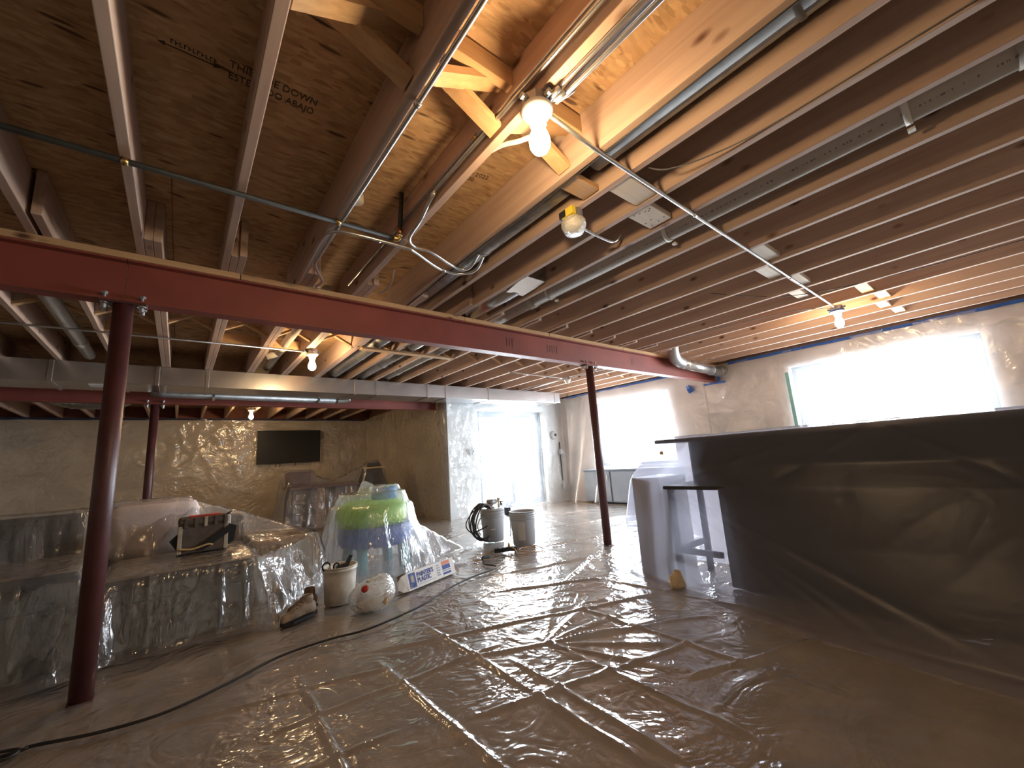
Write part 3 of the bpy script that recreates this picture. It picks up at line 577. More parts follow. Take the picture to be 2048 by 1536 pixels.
# ------------------------------------------------------------------ plastic sheets on the walls
def wallsheet(name, label, axis, const, a0, a1, z0, z1, mat, amp=.012, seed=1, res=.03, loose=None, sgn=-1, sc=3.0):
    na, nz = int((a1-a0)/res)+1, int((z1-z0)/res)+1
    A, Z = np.meshgrid(np.linspace(a0, a1, na), np.linspace(z0, z1, nz), indexing='ij')
    wx = fbm(A*1.3, Z*1.3, seed+40)*1.2
    d = amp*(ridge(A*sc+wx, Z*sc*.8+wx, seed)*.9+fbm(A*sc*2.5, Z*sc*2.5, seed+5)*.7)
    if loose is not None: d = d+loose(A, Z)
    P = np.zeros(A.shape+(3,)); P[..., 2] = Z
    if axis == 'x': P[..., 0] = const+sgn*d; P[..., 1] = A
    else: P[..., 1] = const+sgn*d; P[..., 0] = A
    return tag(gridmesh(name, P, mat), label, 'plastic sheet')
wallsheet('plastic_sheet', 'clear plastic sheet taped over the right wall and its wide window', 'x', XR-.012, -2.3, 3.2, .02, 2.285, WindowFilm, .022, 3, .03, None, -1, 2.4)
def loose_r(A, Z):
    k = np.clip((1.75-Z)/1.75, 0, 1); f = np.abs(np.sin(A*4.2+np.sin(A*2.3)*1.3+Z*.5))**1.5
    w = np.clip((A-4.9)/.9, 0, 1)
    return k**1.3*(.12+.22*w*f)+.05*w*f+.015*k*vn(A*9, Z*2, 3)
wallsheet('plastic_sheet', 'loose plastic curtain hanging in folds over the smaller bright window', 'x', XR-.02, 3.22, 6.42, .02, 2.285, WindowFilm, .010, 9, .025, loose_r, -1, 2.4)
def loose_d(A, Z):
    k = np.clip((.75-Z)/.75, 0, 1); return .30*k**1.6+.02*k*vn(A*8, Z*3, 8)
wallsheet('plastic_sheet', 'crinkled plastic sheet hanging over the sliding glass door wall', 'y', YD-.012, XJ+.005, XR-.06, .02, 2.29, DoorFilm, .024, 17, .022, loose_d, -1, 5.0)
wallsheet('plastic_sheet', 'tan-tinted plastic sheet over the side wall left of the sliding door', 'x', XJ-.012, YD+.01, YK-.06, .02, 2.285, WallFilm, .014, 23, .035, None, -1, 2.0)
def loose_b(A, Z):
    k = np.exp(-((A-.3)/1.2)**2)*np.clip((Z-.95)/.3, 0, 1); return .034*k*ridge(A*4.6+Z*1.5+fbm(A*2,Z*2,35), Z*3.4-A*1.2, 31)
wallsheet('plastic_sheet', 'wrinkled plastic sheet covering the far back wall behind the screen', 'y', YK-.012, -4.9, XJ-.03, .02, 2.29, WallFilm, .016, 29, .035, loose_b, -1, 2.2)
def tape(name, label, x0, x1, y0, y1, z0, z1, mat, wob=.004, n=40):
    """strip with a slightly wandering lower edge"""
    b = MB(); L = max(x1-x0, y1-y0); k = max(2, int(L/.12)); al = (x1-x0) > (y1-y0)
    vs = []
    for i in range(k+1):
        f = i/k; w = wob*(random.random()-.5)*2
        if al: X, Y = x0+(x1-x0)*f, None
        else: X, Y = None, y0+(y1-y0)*f
        for (u, zz) in ((0, z0+w), (1, z0+w), (1, z1+w), (0, z1+w)):
            vs.append((X, (y0, y1)[u], zz) if al else ((x0, x1)[u], Y, zz))
    fs = [(0,1,2,3), (4*k+3,4*k+2,4*k+1,4*k)]
    for i in range(k):
        for q in range(4): fs.append((4*i+q, 4*i+4+q, 4*i+4+(q+1) % 4, 4*i+(q+1) % 4))
    b.add(vs, fs); return tag(b.build(name, mat), label, 'tape')
tape('masking_tape', 'blue tape strip along the right wall top above the wide window', XR-.034, XR-.030, -2.3, 2.78, 2.255, 2.298, BlueTape)
tape('masking_tape', 'blue tape strip along the wall top above the smaller bright window', XR-.034, XR-.030, 3.30, 6.40, 2.262, 2.298, BlueTape)
tape('masking_tape', 'dark navy tape strip along the far back wall top', -4.9, XJ-.05, YK-.052, YK-.048, 2.262, 2.30, Navy)
tape('masking_tape', 'blue tape under the red beam end at the right wall', XR-.036, XR-.032, 2.86, 3.22, 1.985, 2.012, BlueTape)
tape('masking_tape', 'upright blue tape beside the red beam end at the right wall', XR-.036, XR-.032, 2.935, 2.972, 2.013, 2.10, BlueTape)
b = MB(); 
for k in range(9):
    a = k*2*PI/9; rr = .05+.035*random.random(); b.add([(XR-.05, 3.46, 1.975), (XR-.045+.012*random.random(), 3.46+rr*math.cos(a-.3), 1.975+rr*math.sin(a-.3)), (XR-.06, 3.46+rr*math.cos(a+.3), 1.975+rr*math.sin(a+.3)), (XR-.035, 3.46, 1.975)], [(0,1,2),(0,2,3),(3,2,1),(0,3,1)])
tag(b.build('tape_patch', BlueTape), 'star-shaped blue tape patch on the wall just below the beam', 'tape')
tape('masking_tape', 'green tape strip down the left edge of the wide window', XR-.045, XR-.041, 1.965, 2.01, 1.10, 1.96, TealTape)
# wall fittings
t = thing('wall_switch', 'small grey switch plate on the plastic-covered wall left of the door', 'switch', (4.335, YD-.06, 1.19))
part(MB().box(4.295, 4.375, YD-.075, YD-.062, 1.13, 1.25, .004), 'cover_plate', GreyLight, t); part(MB().box(4.325, 4.345, YD-.085, YD-.074, 1.17, 1.21, .003), 'toggle', GreyLight, t)
t = thing('wall_lantern', 'dark round fitting behind the plastic right of the sliding door', 'wall fitting', (6.52, YD-.001, 1.46))
part(MB().lathe([(0, 0), (.09, 0), (.10, .02), (.085, .06), (.04, .08), (0, .08)], (6.52, YD, 1.46), 22, (0, -1, 0)), 'body', GreyPail, t, True); part(MB().lathe([(0, .08), (.03, .08), (.03, .1), (0, .1)], (6.52, YD, 1.46), 14, (0, -1, 0)), 'cap', BlackPlast, t, True)
t = thing('hanging_tool', 'narrow dark tool hanging behind the plastic in the bright corner', 'tool', (6.68, YD-.04, 1.1))
part(MB().tube([(6.68, YD-.03, 1.30), (6.69, YD-.03, .45)], .012, 10), 'handle', BlackPlast, t, True); part(MB().lathe([(0, 0), (.055, 0), (.06, .05), (.04, .12), (0, .13)], (6.68, YD-.065, 1.02), 14), 'head', GreyPail, t, True); part(MB().lathe([(0, 0), (.04, 0), (.05, .06), (.02, .16), (0, .16)], (6.69, YD-.065, .26), 12), 'brush', GreyPail, t, True)
x, y = 2.0, YK-.10
t = thing('television', 'black flat screen mounted on the plastic-covered back wall', 'television', (x, y, 1.64))
part(MB().box(1.335, 2.655, y-.03, y+.005, 1.265, 2.02, .004), 'bezel', BlackPlast, t); part(MB().box(1.345, 2.645, y-.0325, y-.0295, 1.28, 2.01), 'screen', TVBlack, t); part(MB().box(1.8, 2.2, y+.004, y+.085, 1.45, 1.85), 'wall_bracket', BlackPlast, t)
for xx in (1.72, 1.80, 2.12): part(MB().tube(spline([(xx, y+.01, 1.27), (xx+.01, y+.02, 1.22), (xx-.01, y+.02, 1.19)], 4), .006, 6), 'cable_end', BlackRub, t, True)

# ------------------------------------------------------------------ draped plastic and what lies beneath
def rectd(X, Y, r): return np.hypot(np.maximum(np.maximum(r[0]-X, X-r[1]), 0), np.maximum(np.maximum(r[2]-Y, Y-r[3]), 0))
def discd(X, Y, c): return np.maximum(np.hypot(X-c[0], Y-c[1])-c[2], 0)
def segd(X, Y, a, c):
    dx, dy = c[0]-a[0], c[1]-a[1]; t = np.clip(((X-a[0])*dx+(Y-a[1])*dy)/(dx*dx+dy*dy), 0, 1)
    return np.hypot(X-a[0]-t*dx, Y-a[1]-t*dy), a[2]+t*(c[2]-a[2])
def drape(name, label, x0, x1, y0, y1, blocks, segs, mat, res=.016, skirt=.14, seed=5, fold=.45, floor=.016, wr=.006, fs=6.0, hang=.045):
    X, Y = np.meshgrid(np.linspace(x0, x1, int((x1-x0)/res)+1), np.linspace(y0, y1, int((y1-y0)/res)+1), indexing='ij')
    wx = fbm(X*2, Y*2, seed+3)*1.5
    fn = ridge(X*fs*.5+wx, Y*fs*.5-wx, seed)*.6+fbm(X*fs, Y*fs, seed+1)*.5
    H = np.full(X.shape, -9.0)
    for (r, h, s) in blocks:
        d = rectd(X, Y, r) if len(r) == 4 else discd(X, Y, r); H = np.maximum(H, h-s*d*(1+fold*(fn-.6)*1.4))
    for (a, c, s) in segs:
        d, h = segd(X, Y, a, c); H = np.maximum(H, h-s*d*(1+fold*(fn-.6)))
    zc = np.clip(H, floor, None); up_ = np.clip((H-floor)/.1, 0, 1)
    k = 3
    for _ in range(2):
        zc[1:-1, 1:-1] = np.maximum(zc[1:-1, 1:-1]*.5+.125*(zc[2:, 1:-1]+zc[:-2, 1:-1]+zc[1:-1, 2:]+zc[1:-1, :-2]), zc[1:-1, 1:-1]-.004)
    zc = zc+wr*(ridge(X*9+wx, Y*9-wx, seed+9)+fbm(X*20, Y*20, seed+2)*.5)*(.45+.55*up_)
    P = np.stack([X+.010*(vn(X*11, zc*3, seed+21)-.5)*up_*2, Y+.010*(vn(Y*11+3, zc*3, seed+22)-.5)*up_*2, zc], -1)
    gx, gy = np.gradient(zc, res); gm = np.hypot(gx, gy)+1e-6; st = np.clip((gm-1.2)/1.5, 0, 1)
    fd = ridge(X*5.5+wx*1.5, Y*5.5-wx*1.5, seed+31, 2)*.8+.3*ridge(X*13+wx*2, Y*13, seed+33, 1)-.35; fd = np.maximum(fd, 0.0)
    dn = np.clip((H.max()-zc)/.3, .25, 1)
    P[..., 0] += -gx/gm*st*fd*hang*dn; P[..., 1] += -gy/gm*st*fd*hang*dn
    keep = H > floor-skirt*(.6+.8*vn(X*4, Y*4, seed+13))*2.2
    o = gridmesh(name, P, mat, keep); return tag(o, label, 'plastic sheet')
# sofa beneath
t = thing('sofa', 'charcoal sectional sofa hidden under clear plastic at the left', 'sofa', (-.1, 4.1, 0))
part(MB().box(-.33, .46, 3.54, 4.55, .03, .30, .02), 'base', Charcoal, t); part(MB().box(-.33, .46, 3.53, 4.55, .30, .425, .03), 'seat_cushion', Charcoal, t)
part(MB().box(-1.9, -.40, 3.50, 4.35, .03, .36, .02), 'base', Charcoal, t); part(MB().box(-1.9, -.40, 3.49, 4.35, .36, .525, .03), 'seat_cushion', Charcoal, t)
part(MB().box(-1.9, -.55, 4.55, 4.80, .03, .82, .05), 'backrest', Charcoal, t); part(MB().box(.50, .98, 4.12, 4.85, .03, .455, .04), 'armrest', SeatTanSheen, t)
part(MB().box(-.45, .52, 4.72, 4.98, .03, .66, .05), 'backrest', Charcoal, t)
b = MB(); b.box(-.42, .16, 4.50, 4.70, .43, .86, .085); tag(rooted(b, 'pillow', PillowPink, (-.13, 4.6, .43), True), 'pale pinkish pillow propped on the sofa under the plastic', 'pillow')
b = MB(); b.box(-.31, .44, 3.60, 4.45, .428, .446, .008); tag(rooted(b, 'seat_sheen_slab', SeatTanSheen, (.06, 4.0, .428), True), 'tan slab painting warm reflected light on the covered sofa seat', 'painted sheen')  # added thin slab: warm reflection on the seat top, put into colour
b = MB(); b.box(-1.85, -.42, 3.60, 4.32, .528, .545, .008); tag(rooted(b, 'seat_sheen_slab', SeatTanSheen, (-1.1, 4.0, .528), True), 'tan slab painting warm reflected light on the sofa section left of the post', 'painted sheen')  # same painted warm reflection for the left seat section
drape('plastic_sheet', 'clear plastic sheet draped over the sofa and its pillow', -2.1, 1.28, 3.15, 5.2,
      [((-.33,.47,3.53,4.55), .45, 5.0), ((-1.95,-.40,3.49,4.35), .552, 5.5), ((-1.95,-.55,4.55,4.85), .845, 2.2), ((.50,.99,4.12,4.9), .475, 4.5), ((-.43,.10,4.56,4.70), .875, 3.0)],
      [((-.04,4.68,.905),(.50,4.72,.70),2.2), ((.50,4.72,.70),(.95,4.55,.49),2.4), ((-.42,4.65,.87),(-.7,4.7,.845),2.0), ((.45,3.56,.448),(.95,4.15,.47),3.2), ((.47,3.55,.445),(.56,3.36,.10),4.5)], SofaFilm, .0145, .12, 5, .65, .016, .006, 6.0)
# tool bag on the sofa
bx, by, bz = .185, 4.20, .462
t = thing('tool_bag', 'square brown tool bag with black strap standing on the covered sofa', 'bag', (bx, by, bz))
part(MB().box(bx-.155, bx+.145, by-.10, by+.10, bz, bz+.215, .018), 'bag_body', BagTan, t)
part(MB().box(bx-.165, bx+.150, by-.108, by+.108, bz+.205, bz+.262, .02), 'bag_rim', BagTan, t)
for xx in (bx-.15, bx+.137): part(MB().box(xx-.014, xx+.014, by-.104, by+.104, bz+.004, bz+.206, .004), 'side_trim', BagTrim, t, label='pale side trim')
for k in range(5): part(MB().box(bx-.13+k*.062, bx-.11+k*.062, by-.113, by-.10, bz+.19, bz+.262, .003), 'pocket_strap', BagTrim if k == 2 else BagTan, t)
part(MB().box(bx-.10, bx+.10, by-.06, by+.06, bz+.26, bz+.272, .004), 'red_liner', Red, t)
part(MB().beam((bx-.02, by-.112, bz+.03), (bx+.175, by-.112, bz+.165), .008, .045, (0, 0, 1)), 'shoulder_strap', StrapBlack, t)
part(MB().prism([(bx-.155, by-.09, bz+.16), (bx-.21, by-.09, bz+.105), (bx-.155, by-.09, bz+.02)], (0, .03, 0)), 'shoulder_strap', StrapBlack, t)
part(MB().prism([(bx+.15, by-.10, bz+.19), (bx+.205, by-.10, bz+.165), (bx+.19, by-.10, bz+.05), (bx+.155, by-.10, bz+.03)], (0, .03, 0)), 'shoulder_strap', StrapBlack, t)
part(MB().tube(spline([(bx-.15, by-.118, bz+.045), (bx-.07, by-.122, bz+.035), (bx+.02, by-.124, bz+.055), (bx+.055, by-.124, bz+.045)], 6), .007, 8), 'tan_handle', TanTape, t, True)
part(MB().tube([(bx+.13, by-.02, bz+.25), (bx+.175, by-.02, bz+.275)], .008, 8), 'tool_handle', BlackPlast, t, True)
part(MB().box(bx+.148, bx+.168, by-.06, by+.02, bz+.15, bz+.25, .005), 'white_tool', WhitePlast, t)

# toy play table under plastic
tx, ty = 1.62, 4.36
t = thing('play_table', 'green and blue plastic toy table hidden under a clear sheet', 'toy table', (tx, ty, 0))
part(MB().lathe([(0, .25), (.33, .25), (.36, .30), (.365, .43), (.35, .44), (0, .44)], (tx, ty, 0), 32), 'tray', ToyBlue, t, True)
part(MB().lathe([(0, .44), (.32, .44), (.355, .52), (.335, .64), (.26, .68), (0, .68)], (tx-.03, ty, 0), 32), 'tub', ToyGreen, t, True)
part(MB().lathe([(0, .68), (.13, .68), (.125, .79), (.115, .80), (.10, .78), (0, .77)], (tx+.09, ty-.02, 0), 24), 'tower', ToySky, t, True)
part(MB().lathe([(0, .78), (.03, .78), (.02, .815), (0, .82)], (tx+.10, ty-.05, 0), 12), 'toy_knob', ToyGreen, t, True); part(MB().box(tx+.02, tx+.07, ty-.08, ty-.03, .78, .81, .008), 'toy_block', TanTape, t)
for sx, sy in ((-.2, -.2), (.2, -.2), (-.2, .2), (.2, .2)): part(MB().tube([(tx+sx*1.1, ty+sy*1.1, 0.02), (tx+sx, ty+sy, .27)], [.055, .05], 16), 'leg', ToyTeal, t, True)
drape('plastic_sheet', 'clear plastic sheet tented over the green and blue toy table', .95, 2.85, 3.55, 5.15,
      [((tx+.09,ty-.02,.15), .822, 4.0), ((tx-.03,ty,.33), .76, 3.4), ((tx-.03,ty,.40), .64, 4.0), ((tx,ty,.41), .48, 3.6)],
      [((tx-.13,ty,.90),(tx-.03,ty,.86),2.4), ((tx+.35,ty-.1,.44),(2.62,ty-.02,.05),2.0), ((tx-.1,ty-.38,.36),(tx+.60,ty-.50,.05),2.2)], TentFilm, .014, .14, 15, .35, .017, .006, 6.0, .018)

# covered desk with lampshade by the back
t = thing('writing_desk', 'dark wooden desk hidden under plastic in front of the back wall', 'desk', (2.2, 8.5, 0))
part(MB().box(1.55, 2.75, 8.25, 8.95, .72, .76, .006), 'desk_top', RedWood, t)
for a in (1.58, 2.30): part(MB().box(a, a+.42, 8.29, 8.92, .05, .72, .006), 'pedestal', DarkWood, t)
for a in (1.60, 2.32):
    for z0 in (.08, .30, .52): o = part(MB().box(a, a+.38, 8.27, 8.292, z0, z0+.19, .004), 'drawer', DarkWood, t); subpart(MB().lathe([(0, 0), (.012, 0), (.016, .012), (.012, .022), (0, .024)], (a+.19, 8.27, z0+.095), 12, (0, -1, 0)), 'drawer_knob', Brass, o, t)
part(MB().box(1.58, 1.95, 8.5, 8.9, .76, 1.04, .01), 'hutch', RedWood, t)
t = thing('box_lamp', 'black square-shaded lamp with a tan tape strip under plastic', 'lamp', (3.05, 8.4, 0))
part(MB().lathe([(0, 0), (.14, 0), (.14, .02), (.02, .03), (.018, .60), (0, .6)], (3.05, 8.4, 0), 18), 'stand', BlackPlast, t, True)
b = MB(); b.add([(2.80,8.2,.60),(3.32,8.2,.60),(3.32,8.62,.60),(2.80,8.62,.60),(2.94,8.3,1.12),(3.18,8.3,1.12),(3.18,8.52,1.12),(2.94,8.52,1.12)], [(0,3,2,1),(4,5,6,7),(0,1,5,4),(1,2,6,5),(2,3,7,6),(3,0,4,7)]); part(b, 'shade', Shade, t)
part(MB().box(2.86, 3.24, 8.165, 8.17, 1.005, 1.035), 'tape_strip', TanTape, t)
drape('plastic_sheet', 'brownish plastic sheet draped over the desk and black lamp at the back', 1.0, 3.72, 7.75, 9.4,
      [((1.55,1.97,8.5,8.9), 1.06, 5.0), ((1.53,2.77,8.25,8.97), .78, 5.0), ((2.95,3.17,8.3,8.5), 1.16, 3.0)],
      [((1.75,8.6,1.07),(2.35,8.5,.84),2.6), ((2.35,8.5,.84),(3.0,8.35,1.16),2.6), ((1.55,8.3,.9),(1.42,8.05,.1),4.0)], SofaFilm, .022, .14, 25, .6, .017, .008, 5.0)

# bar counter on the right under plastic
t = thing('bar_counter', 'long dark bar counter under hazy plastic along the right side', 'counter', (3.2, .3, 0))
part(MB().box(2.955, 3.50, -1.6, 1.855, 1.035, 1.065, .006), 'counter_top', BarBlack, t); part(MB().box(3.0, 3.42, -1.5, 1.60, .72, 1.034, .004), 'upper_panel', BarBlack, t)
part(MB().box(2.90, 3.50, -1.6, 1.80, .69, .715, .005), 'shelf_board', BarBlack, t); part(MB().box(3.04, 3.42, -1.5, 1.45, .02, .689, .004), 'lower_panel', BarBlack, t)
for yy in (1.76,):
    for xx in (2.955, 3.40): part(MB().box(xx, xx+.04, yy, yy+.04, .0, .69, .003), 'leg', BarBlack, t)
    part(MB().box(2.96, 3.43, yy+.005, yy+.035, .22, .26, .003), 'stretcher', BarBlack, t); part(MB().box(2.965, 2.995, 1.45, yy+.01, .22, .26, .003), 'stretcher', BarBlack, t)
tag(rooted(MB().box(3.06, 3.50, 1.93, 2.19, 0.0, .765, .01), 'storage_bin', GreyLight, (3.28, 2.06, 0)), 'pale grey storage bin hidden beneath the end of the bar plastic', 'bin')
def loft(rings, nu, nvs, name, label, mat, amp=.012, seed=3, folds=()):
    rows = []
    K = len(rings[0])
    def ringpts(r):
        out = []
        for i in range(K-1):
            for j in range(nu[i]): f = j/nu[i]; out.append([r[i][k]*(1-f)+r[i+1][k]*f for k in range(3)])
        out.append(list(r[-1])); return np.array(out)
    R = [ringpts(r) for r in rings]
    for i in range(len(R)-1):
        for j in range(nvs[i]):
            f = j/nvs[i]; rows.append(R[i]*(1-f)+R[i+1]*f)
    rows.append(R[-1]); P = np.stack(rows, 1)
    for _ in range(2):
        P[1:-1, 1:-1] = P[1:-1, 1:-1]*.6+.1*(P[2:, 1:-1]+P[:-2, 1:-1]+P[1:-1, 2:]+P[1:-1, :-2])
    du = np.gradient(P, axis=0); dv = np.gradient(P, axis=1); N = np.cross(du, dv); N /= np.linalg.norm(N, axis=2, keepdims=True)+1e-9
    S = np.cumsum(np.linalg.norm(du, axis=2), axis=0); T = np.cumsum(np.linalg.norm(dv, axis=2), axis=1)
    w = fbm(S*1.5, T*1.5, seed+4)*1.6
    d = amp*(ridge(S*2.2+T*1.5+w, T*.9-S*.4+w, seed)+.8*ridge(S*5-T*2+w, T*1.6, seed+2)*.5-.7)
    for (ya, za, yb_, zb_, w_, a_) in folds:
        dx, dz = yb_-ya, zb_-za; L_ = math.hypot(dx, dz); tt = ((P[..., 1]-ya)*dx+(P[..., 2]-za)*dz)/(L_*L_)
        dd = ((P[..., 1]-ya)*dz-(P[..., 2]-za)*dx)/L_
        front = (P[..., 0] < 3.02)
        d = d+front*a_*.75*np.exp(-(dd/(w_*(.45+np.clip(tt, 0, 1)*.8)))**2)*np.clip(tt*6, 0, 1)*np.clip((1.05-tt)*5, 0, 1)
    P = P+N*d[..., None]; P[..., 2] = np.maximum(P[..., 2], .012)
    return tag(gridmesh(name, P, mat), label, 'plastic sheet')
rings = [  # (back end, back/left corner, front/left corner, mid front, near front)
 [(3.54,-1.7,.30),(3.54,1.0,.30),(3.54,1.90,.30),(3.50,1.92,.30),(3.25,1.92,.60),(3.25,1.90,.80),(3.25,1.0,1.07),(3.25,-1.7,1.07)],
 [(3.53,-1.7,1.0),(3.53,1.0,1.0),(3.53,1.88,1.0),(3.45,1.88,1.078),(3.2,1.88,1.078),(3.1,1.87,1.078),(3.1,1.0,1.078),(3.1,-1.7,1.078)]]
# front + end curtain as one strip: runs along the back of the end, round the corner, then toward the camera
F = lambda pts: pts
lev = [
 F([(3.52,-1.7,1.074),(3.52,1.86,1.074),(3.50,1.872,1.074),(3.0,1.872,1.074),(2.95,1.865,1.072),(2.945,1.0,1.074),(2.945,.0,1.078),(2.945,-1.7,1.078)]),
 F([(3.53,-1.7,1.03),(3.53,1.875,1.03),(3.51,1.885,1.03),(3.0,1.885,1.03),(2.938,1.875,1.03),(2.936,1.0,1.03),(2.936,.0,1.03),(2.936,-1.7,1.03)]),
 F([(3.54,-1.7,.80),(3.54,2.10,.82),(3.52,2.17,.80),(3.08,2.19,.79),(2.99,1.90,.86),(2.95,1.0,.85),(2.95,.0,.85),(2.95,-1.7,.85)]),
 F([(3.54,-1.7,.70),(3.54,2.20,.76),(3.52,2.21,.76),(3.07,2.215,.74),(2.925,1.835,.722),(2.885,1.0,.712),(2.88,.0,.71),(2.88,-1.7,.71)]),
 F([(3.55,-1.7,.45),(3.56,2.22,.50),(3.52,2.25,.45),(3.02,2.27,.42),(2.925,1.86,.45),(2.80,1.0,.42),(2.76,.0,.42),(2.74,-1.7,.42)]),
 F([(3.56,-1.7,.02),(3.58,2.25,.02),(3.54,2.30,.02),(3.05,2.30,.02),(2.86,1.80,.02),(2.66,.95,.02),(2.55,.0,.02),(2.50,-1.7,.02)]),
 F([(3.62,-1.7,.014),(3.66,2.35,.014),(3.58,2.38,.014),(3.00,2.36,.014),(2.78,1.74,.014),(2.54,.90,.014),(2.40,.0,.014),(2.34,-1.7,.014)]),
]
loft(lev, [60, 4, 24, 24, 60, 70, 70], [4, 16, 10, 22, 26, 6], 'plastic_sheet', 'hazy plastic sheet wrapped down the front of the dark bar counter', BarFilm, .0022, 33, [(1.83,.71,.55,.04,.017,.012),(1.83,.71,.70,.05,.014,.011),(1.83,.71,.90,.05,.014,.010),(1.83,.71,1.2,.08,.014,.010),(1.83,.71,.25,.08,.016,.010),(1.83,.72,.9,.98,.016,.009),(1.80,.73,1.15,.90,.014,.009),(.95,1.06,1.5,.76,.016,.010),(.90,1.06,1.3,.76,.014,.008),(.50,1.06,1.05,.74,.016,.010),(.48,1.06,.05,.75,.014,.008)])
X, Y = np.meshgrid(np.linspace(2.95, 3.52, 20), np.linspace(-1.7, 1.865, 90), indexing='ij')
gridmesh('top_sheet', np.stack([X, Y, 1.0745+.008*ridge(X*6, Y*5, 3)], -1), BarFilm, None, [o for o in COL.objects if o.get('label', '').startswith('hazy plastic sheet')][0])
t = [o for o in COL.objects if o.get('label', '').startswith('hazy plastic sheet')][0]
tag(MB().box(2.912, 2.918, 1.765, 1.792, .952, .978).build('tape_tab', TanTape), 'small tan tape square on the bar plastic near its corner', 'tape')
b = MB(); b.lathe([(0, 0), (.05, .0), (.065, .03), (.05, .07), (.02, .10), (0, .105)], (2.84, 1.74, .012), 14); o = rooted(b, 'foam_wad', Foam, (2.84, 1.74, .012), True)
for v in o.data.vertices: v.co *= 1+.18*math.sin(v.co.x*90+v.co.z*70)
tag(o, 'crumpled yellowish wad at the foot of the bar plastic corner', 'wad')
t = thing('low_cabinet', 'dark low cabinet behind the plastic under the smaller bright window', 'cabinet', (6.55, 4.9, 0))
part(MB().box(6.62, 6.85, 3.8, 5.9, .03, .64, .01), 'body', SlateBlue, t); part(MB().box(6.60, 6.86, 3.78, 5.92, .64, .67, .006), 'cabinet_top', SlateBlue, t)
for a in (3.82, 4.52, 5.22):
    o = part(MB().box(6.60, 6.618, a, a+.66, .05, .62, .004), 'cabinet_door', SlateBlue, t); subpart(MB().box(6.588, 6.60, a+.05, a+.065, .44, .56, .003), 'door_handle', Zinc, o, t)

# ------------------------------------------------------------------ floor plastic
def floor_h(X, Y):
    wx = fbm(X*.8, Y*.8, 51)*1.4; wy = fbm(X*.8+5, Y*.8+5, 57)*1.4
    big = np.clip(fbm(X*.7+3, Y*.7, 91)*2.2-.5, .15, 1)
    h = .006*ridge(X*1.3+wx, Y*1.3+wy, 61, 2)+.0060*big*ridge(X*3.2+wx*2.2, Y*3.2-wy*2.2, 67, 2)+.0022*big*ridge(X*8+wx*4, Y*6-wy*4, 69, 1)
    def crease(a, c, w, amp):
        dx, dy = c[0]-a[0], c[1]-a[1]; L = math.hypot(dx, dy); t = ((X-a[0])*dx+(Y-a[1])*dy)/(L*L); d = ((X-a[0])*dy-(Y-a[1])*dx)/L
        d = d+.012*(vn(t*L*5, t*0+a[0], 70)-.5)
        return amp*np.exp(-(d/w)**2)*np.clip((t+.05)*8, 0, 1)*np.clip((1.05-t)*8, 0, 1)*(.5+.8*vn(t*L*4, t*0+a[1], 73))
    for a, c in (((.86,2.47),(3.18,1.57)),((1.27,2.6),(1.23,1.0)),((.53,2.5),(.48,1.3)),((.87,2.3),(.89,.8)),((1.62,1.9),(1.58,.7)),((1.75,1.74),(2.5,1.34)),((1.13,2.02),(2.4,1.46)),((.3,2.05),(1.4,1.99)),((1.36,1.8),(1.32,.9)),((2.1,2.0),(2.05,.6)),((1.0,1.55),(2.3,1.2)),((2.41,2.46),(3.2,2.85)),((1.9,2.75),(2.7,2.3)),((2.2,3.1),(3.4,2.75)),((3.3,3.6),(4.9,3.1)),((3.6,4.6),(5.5,4.0)),((2.7,2.2),(2.75,.6)),((2.6,4.9),(3.5,5.3)),((4.3,5.6),(6,5.0)),((-.3,1.8),(.7,1.7)),((1.8,1.1),(2.6,.8)),((.0,2.45),(.9,2.2))):
        h = h+crease(a, c, .013, .013)
    th = np.arctan2(Y-1.82, X-1.6); rr = np.hypot(X-1.6, Y-1.82)
    side_ = np.clip(np.cos(th+.55)*1.6, 0, 1)
    h = h+.010*side_*np.abs(np.cos(th*8+1.2*vn(th*2, rr*2, 81)))**8*np.exp(-(rr/.75)**2)*np.clip(rr/.15, 0, 1)
    return h
def floor_patch(name, label, x0, x1, y0, y1, res):
    X, Y = np.meshgrid(np.linspace(x0, x1, int((x1-x0)/res)+1), np.linspace(y0, y1, int((y1-y0)/res)+1), indexing='ij')
    return np.stack([X, Y, .003+floor_h(X, Y)], -1)
xs_ = np.concatenate([np.arange(-4.9, -.6, .08), np.arange(-.6, 3.4, .0115), np.arange(3.4, XR-.3, .022)])
ys_ = np.concatenate([np.arange(-2.3, -.2, .08), np.arange(-.2, 4.2, .0115), np.arange(4.2, 6.6, .022), np.arange(6.6, YK-.05, .06)])
X, Y = np.meshgrid(xs_, ys_, indexing='ij')
keep = ~((X > XJ-.03) & (Y > YD-.03))
o = gridmesh('floor_plastic', np.stack([X, Y, .003+floor_h(X, Y)], -1), FloorFilm, keep)
tag(o, 'glossy wrinkled clear plastic sheet spread across the whole floor', 'plastic sheet')

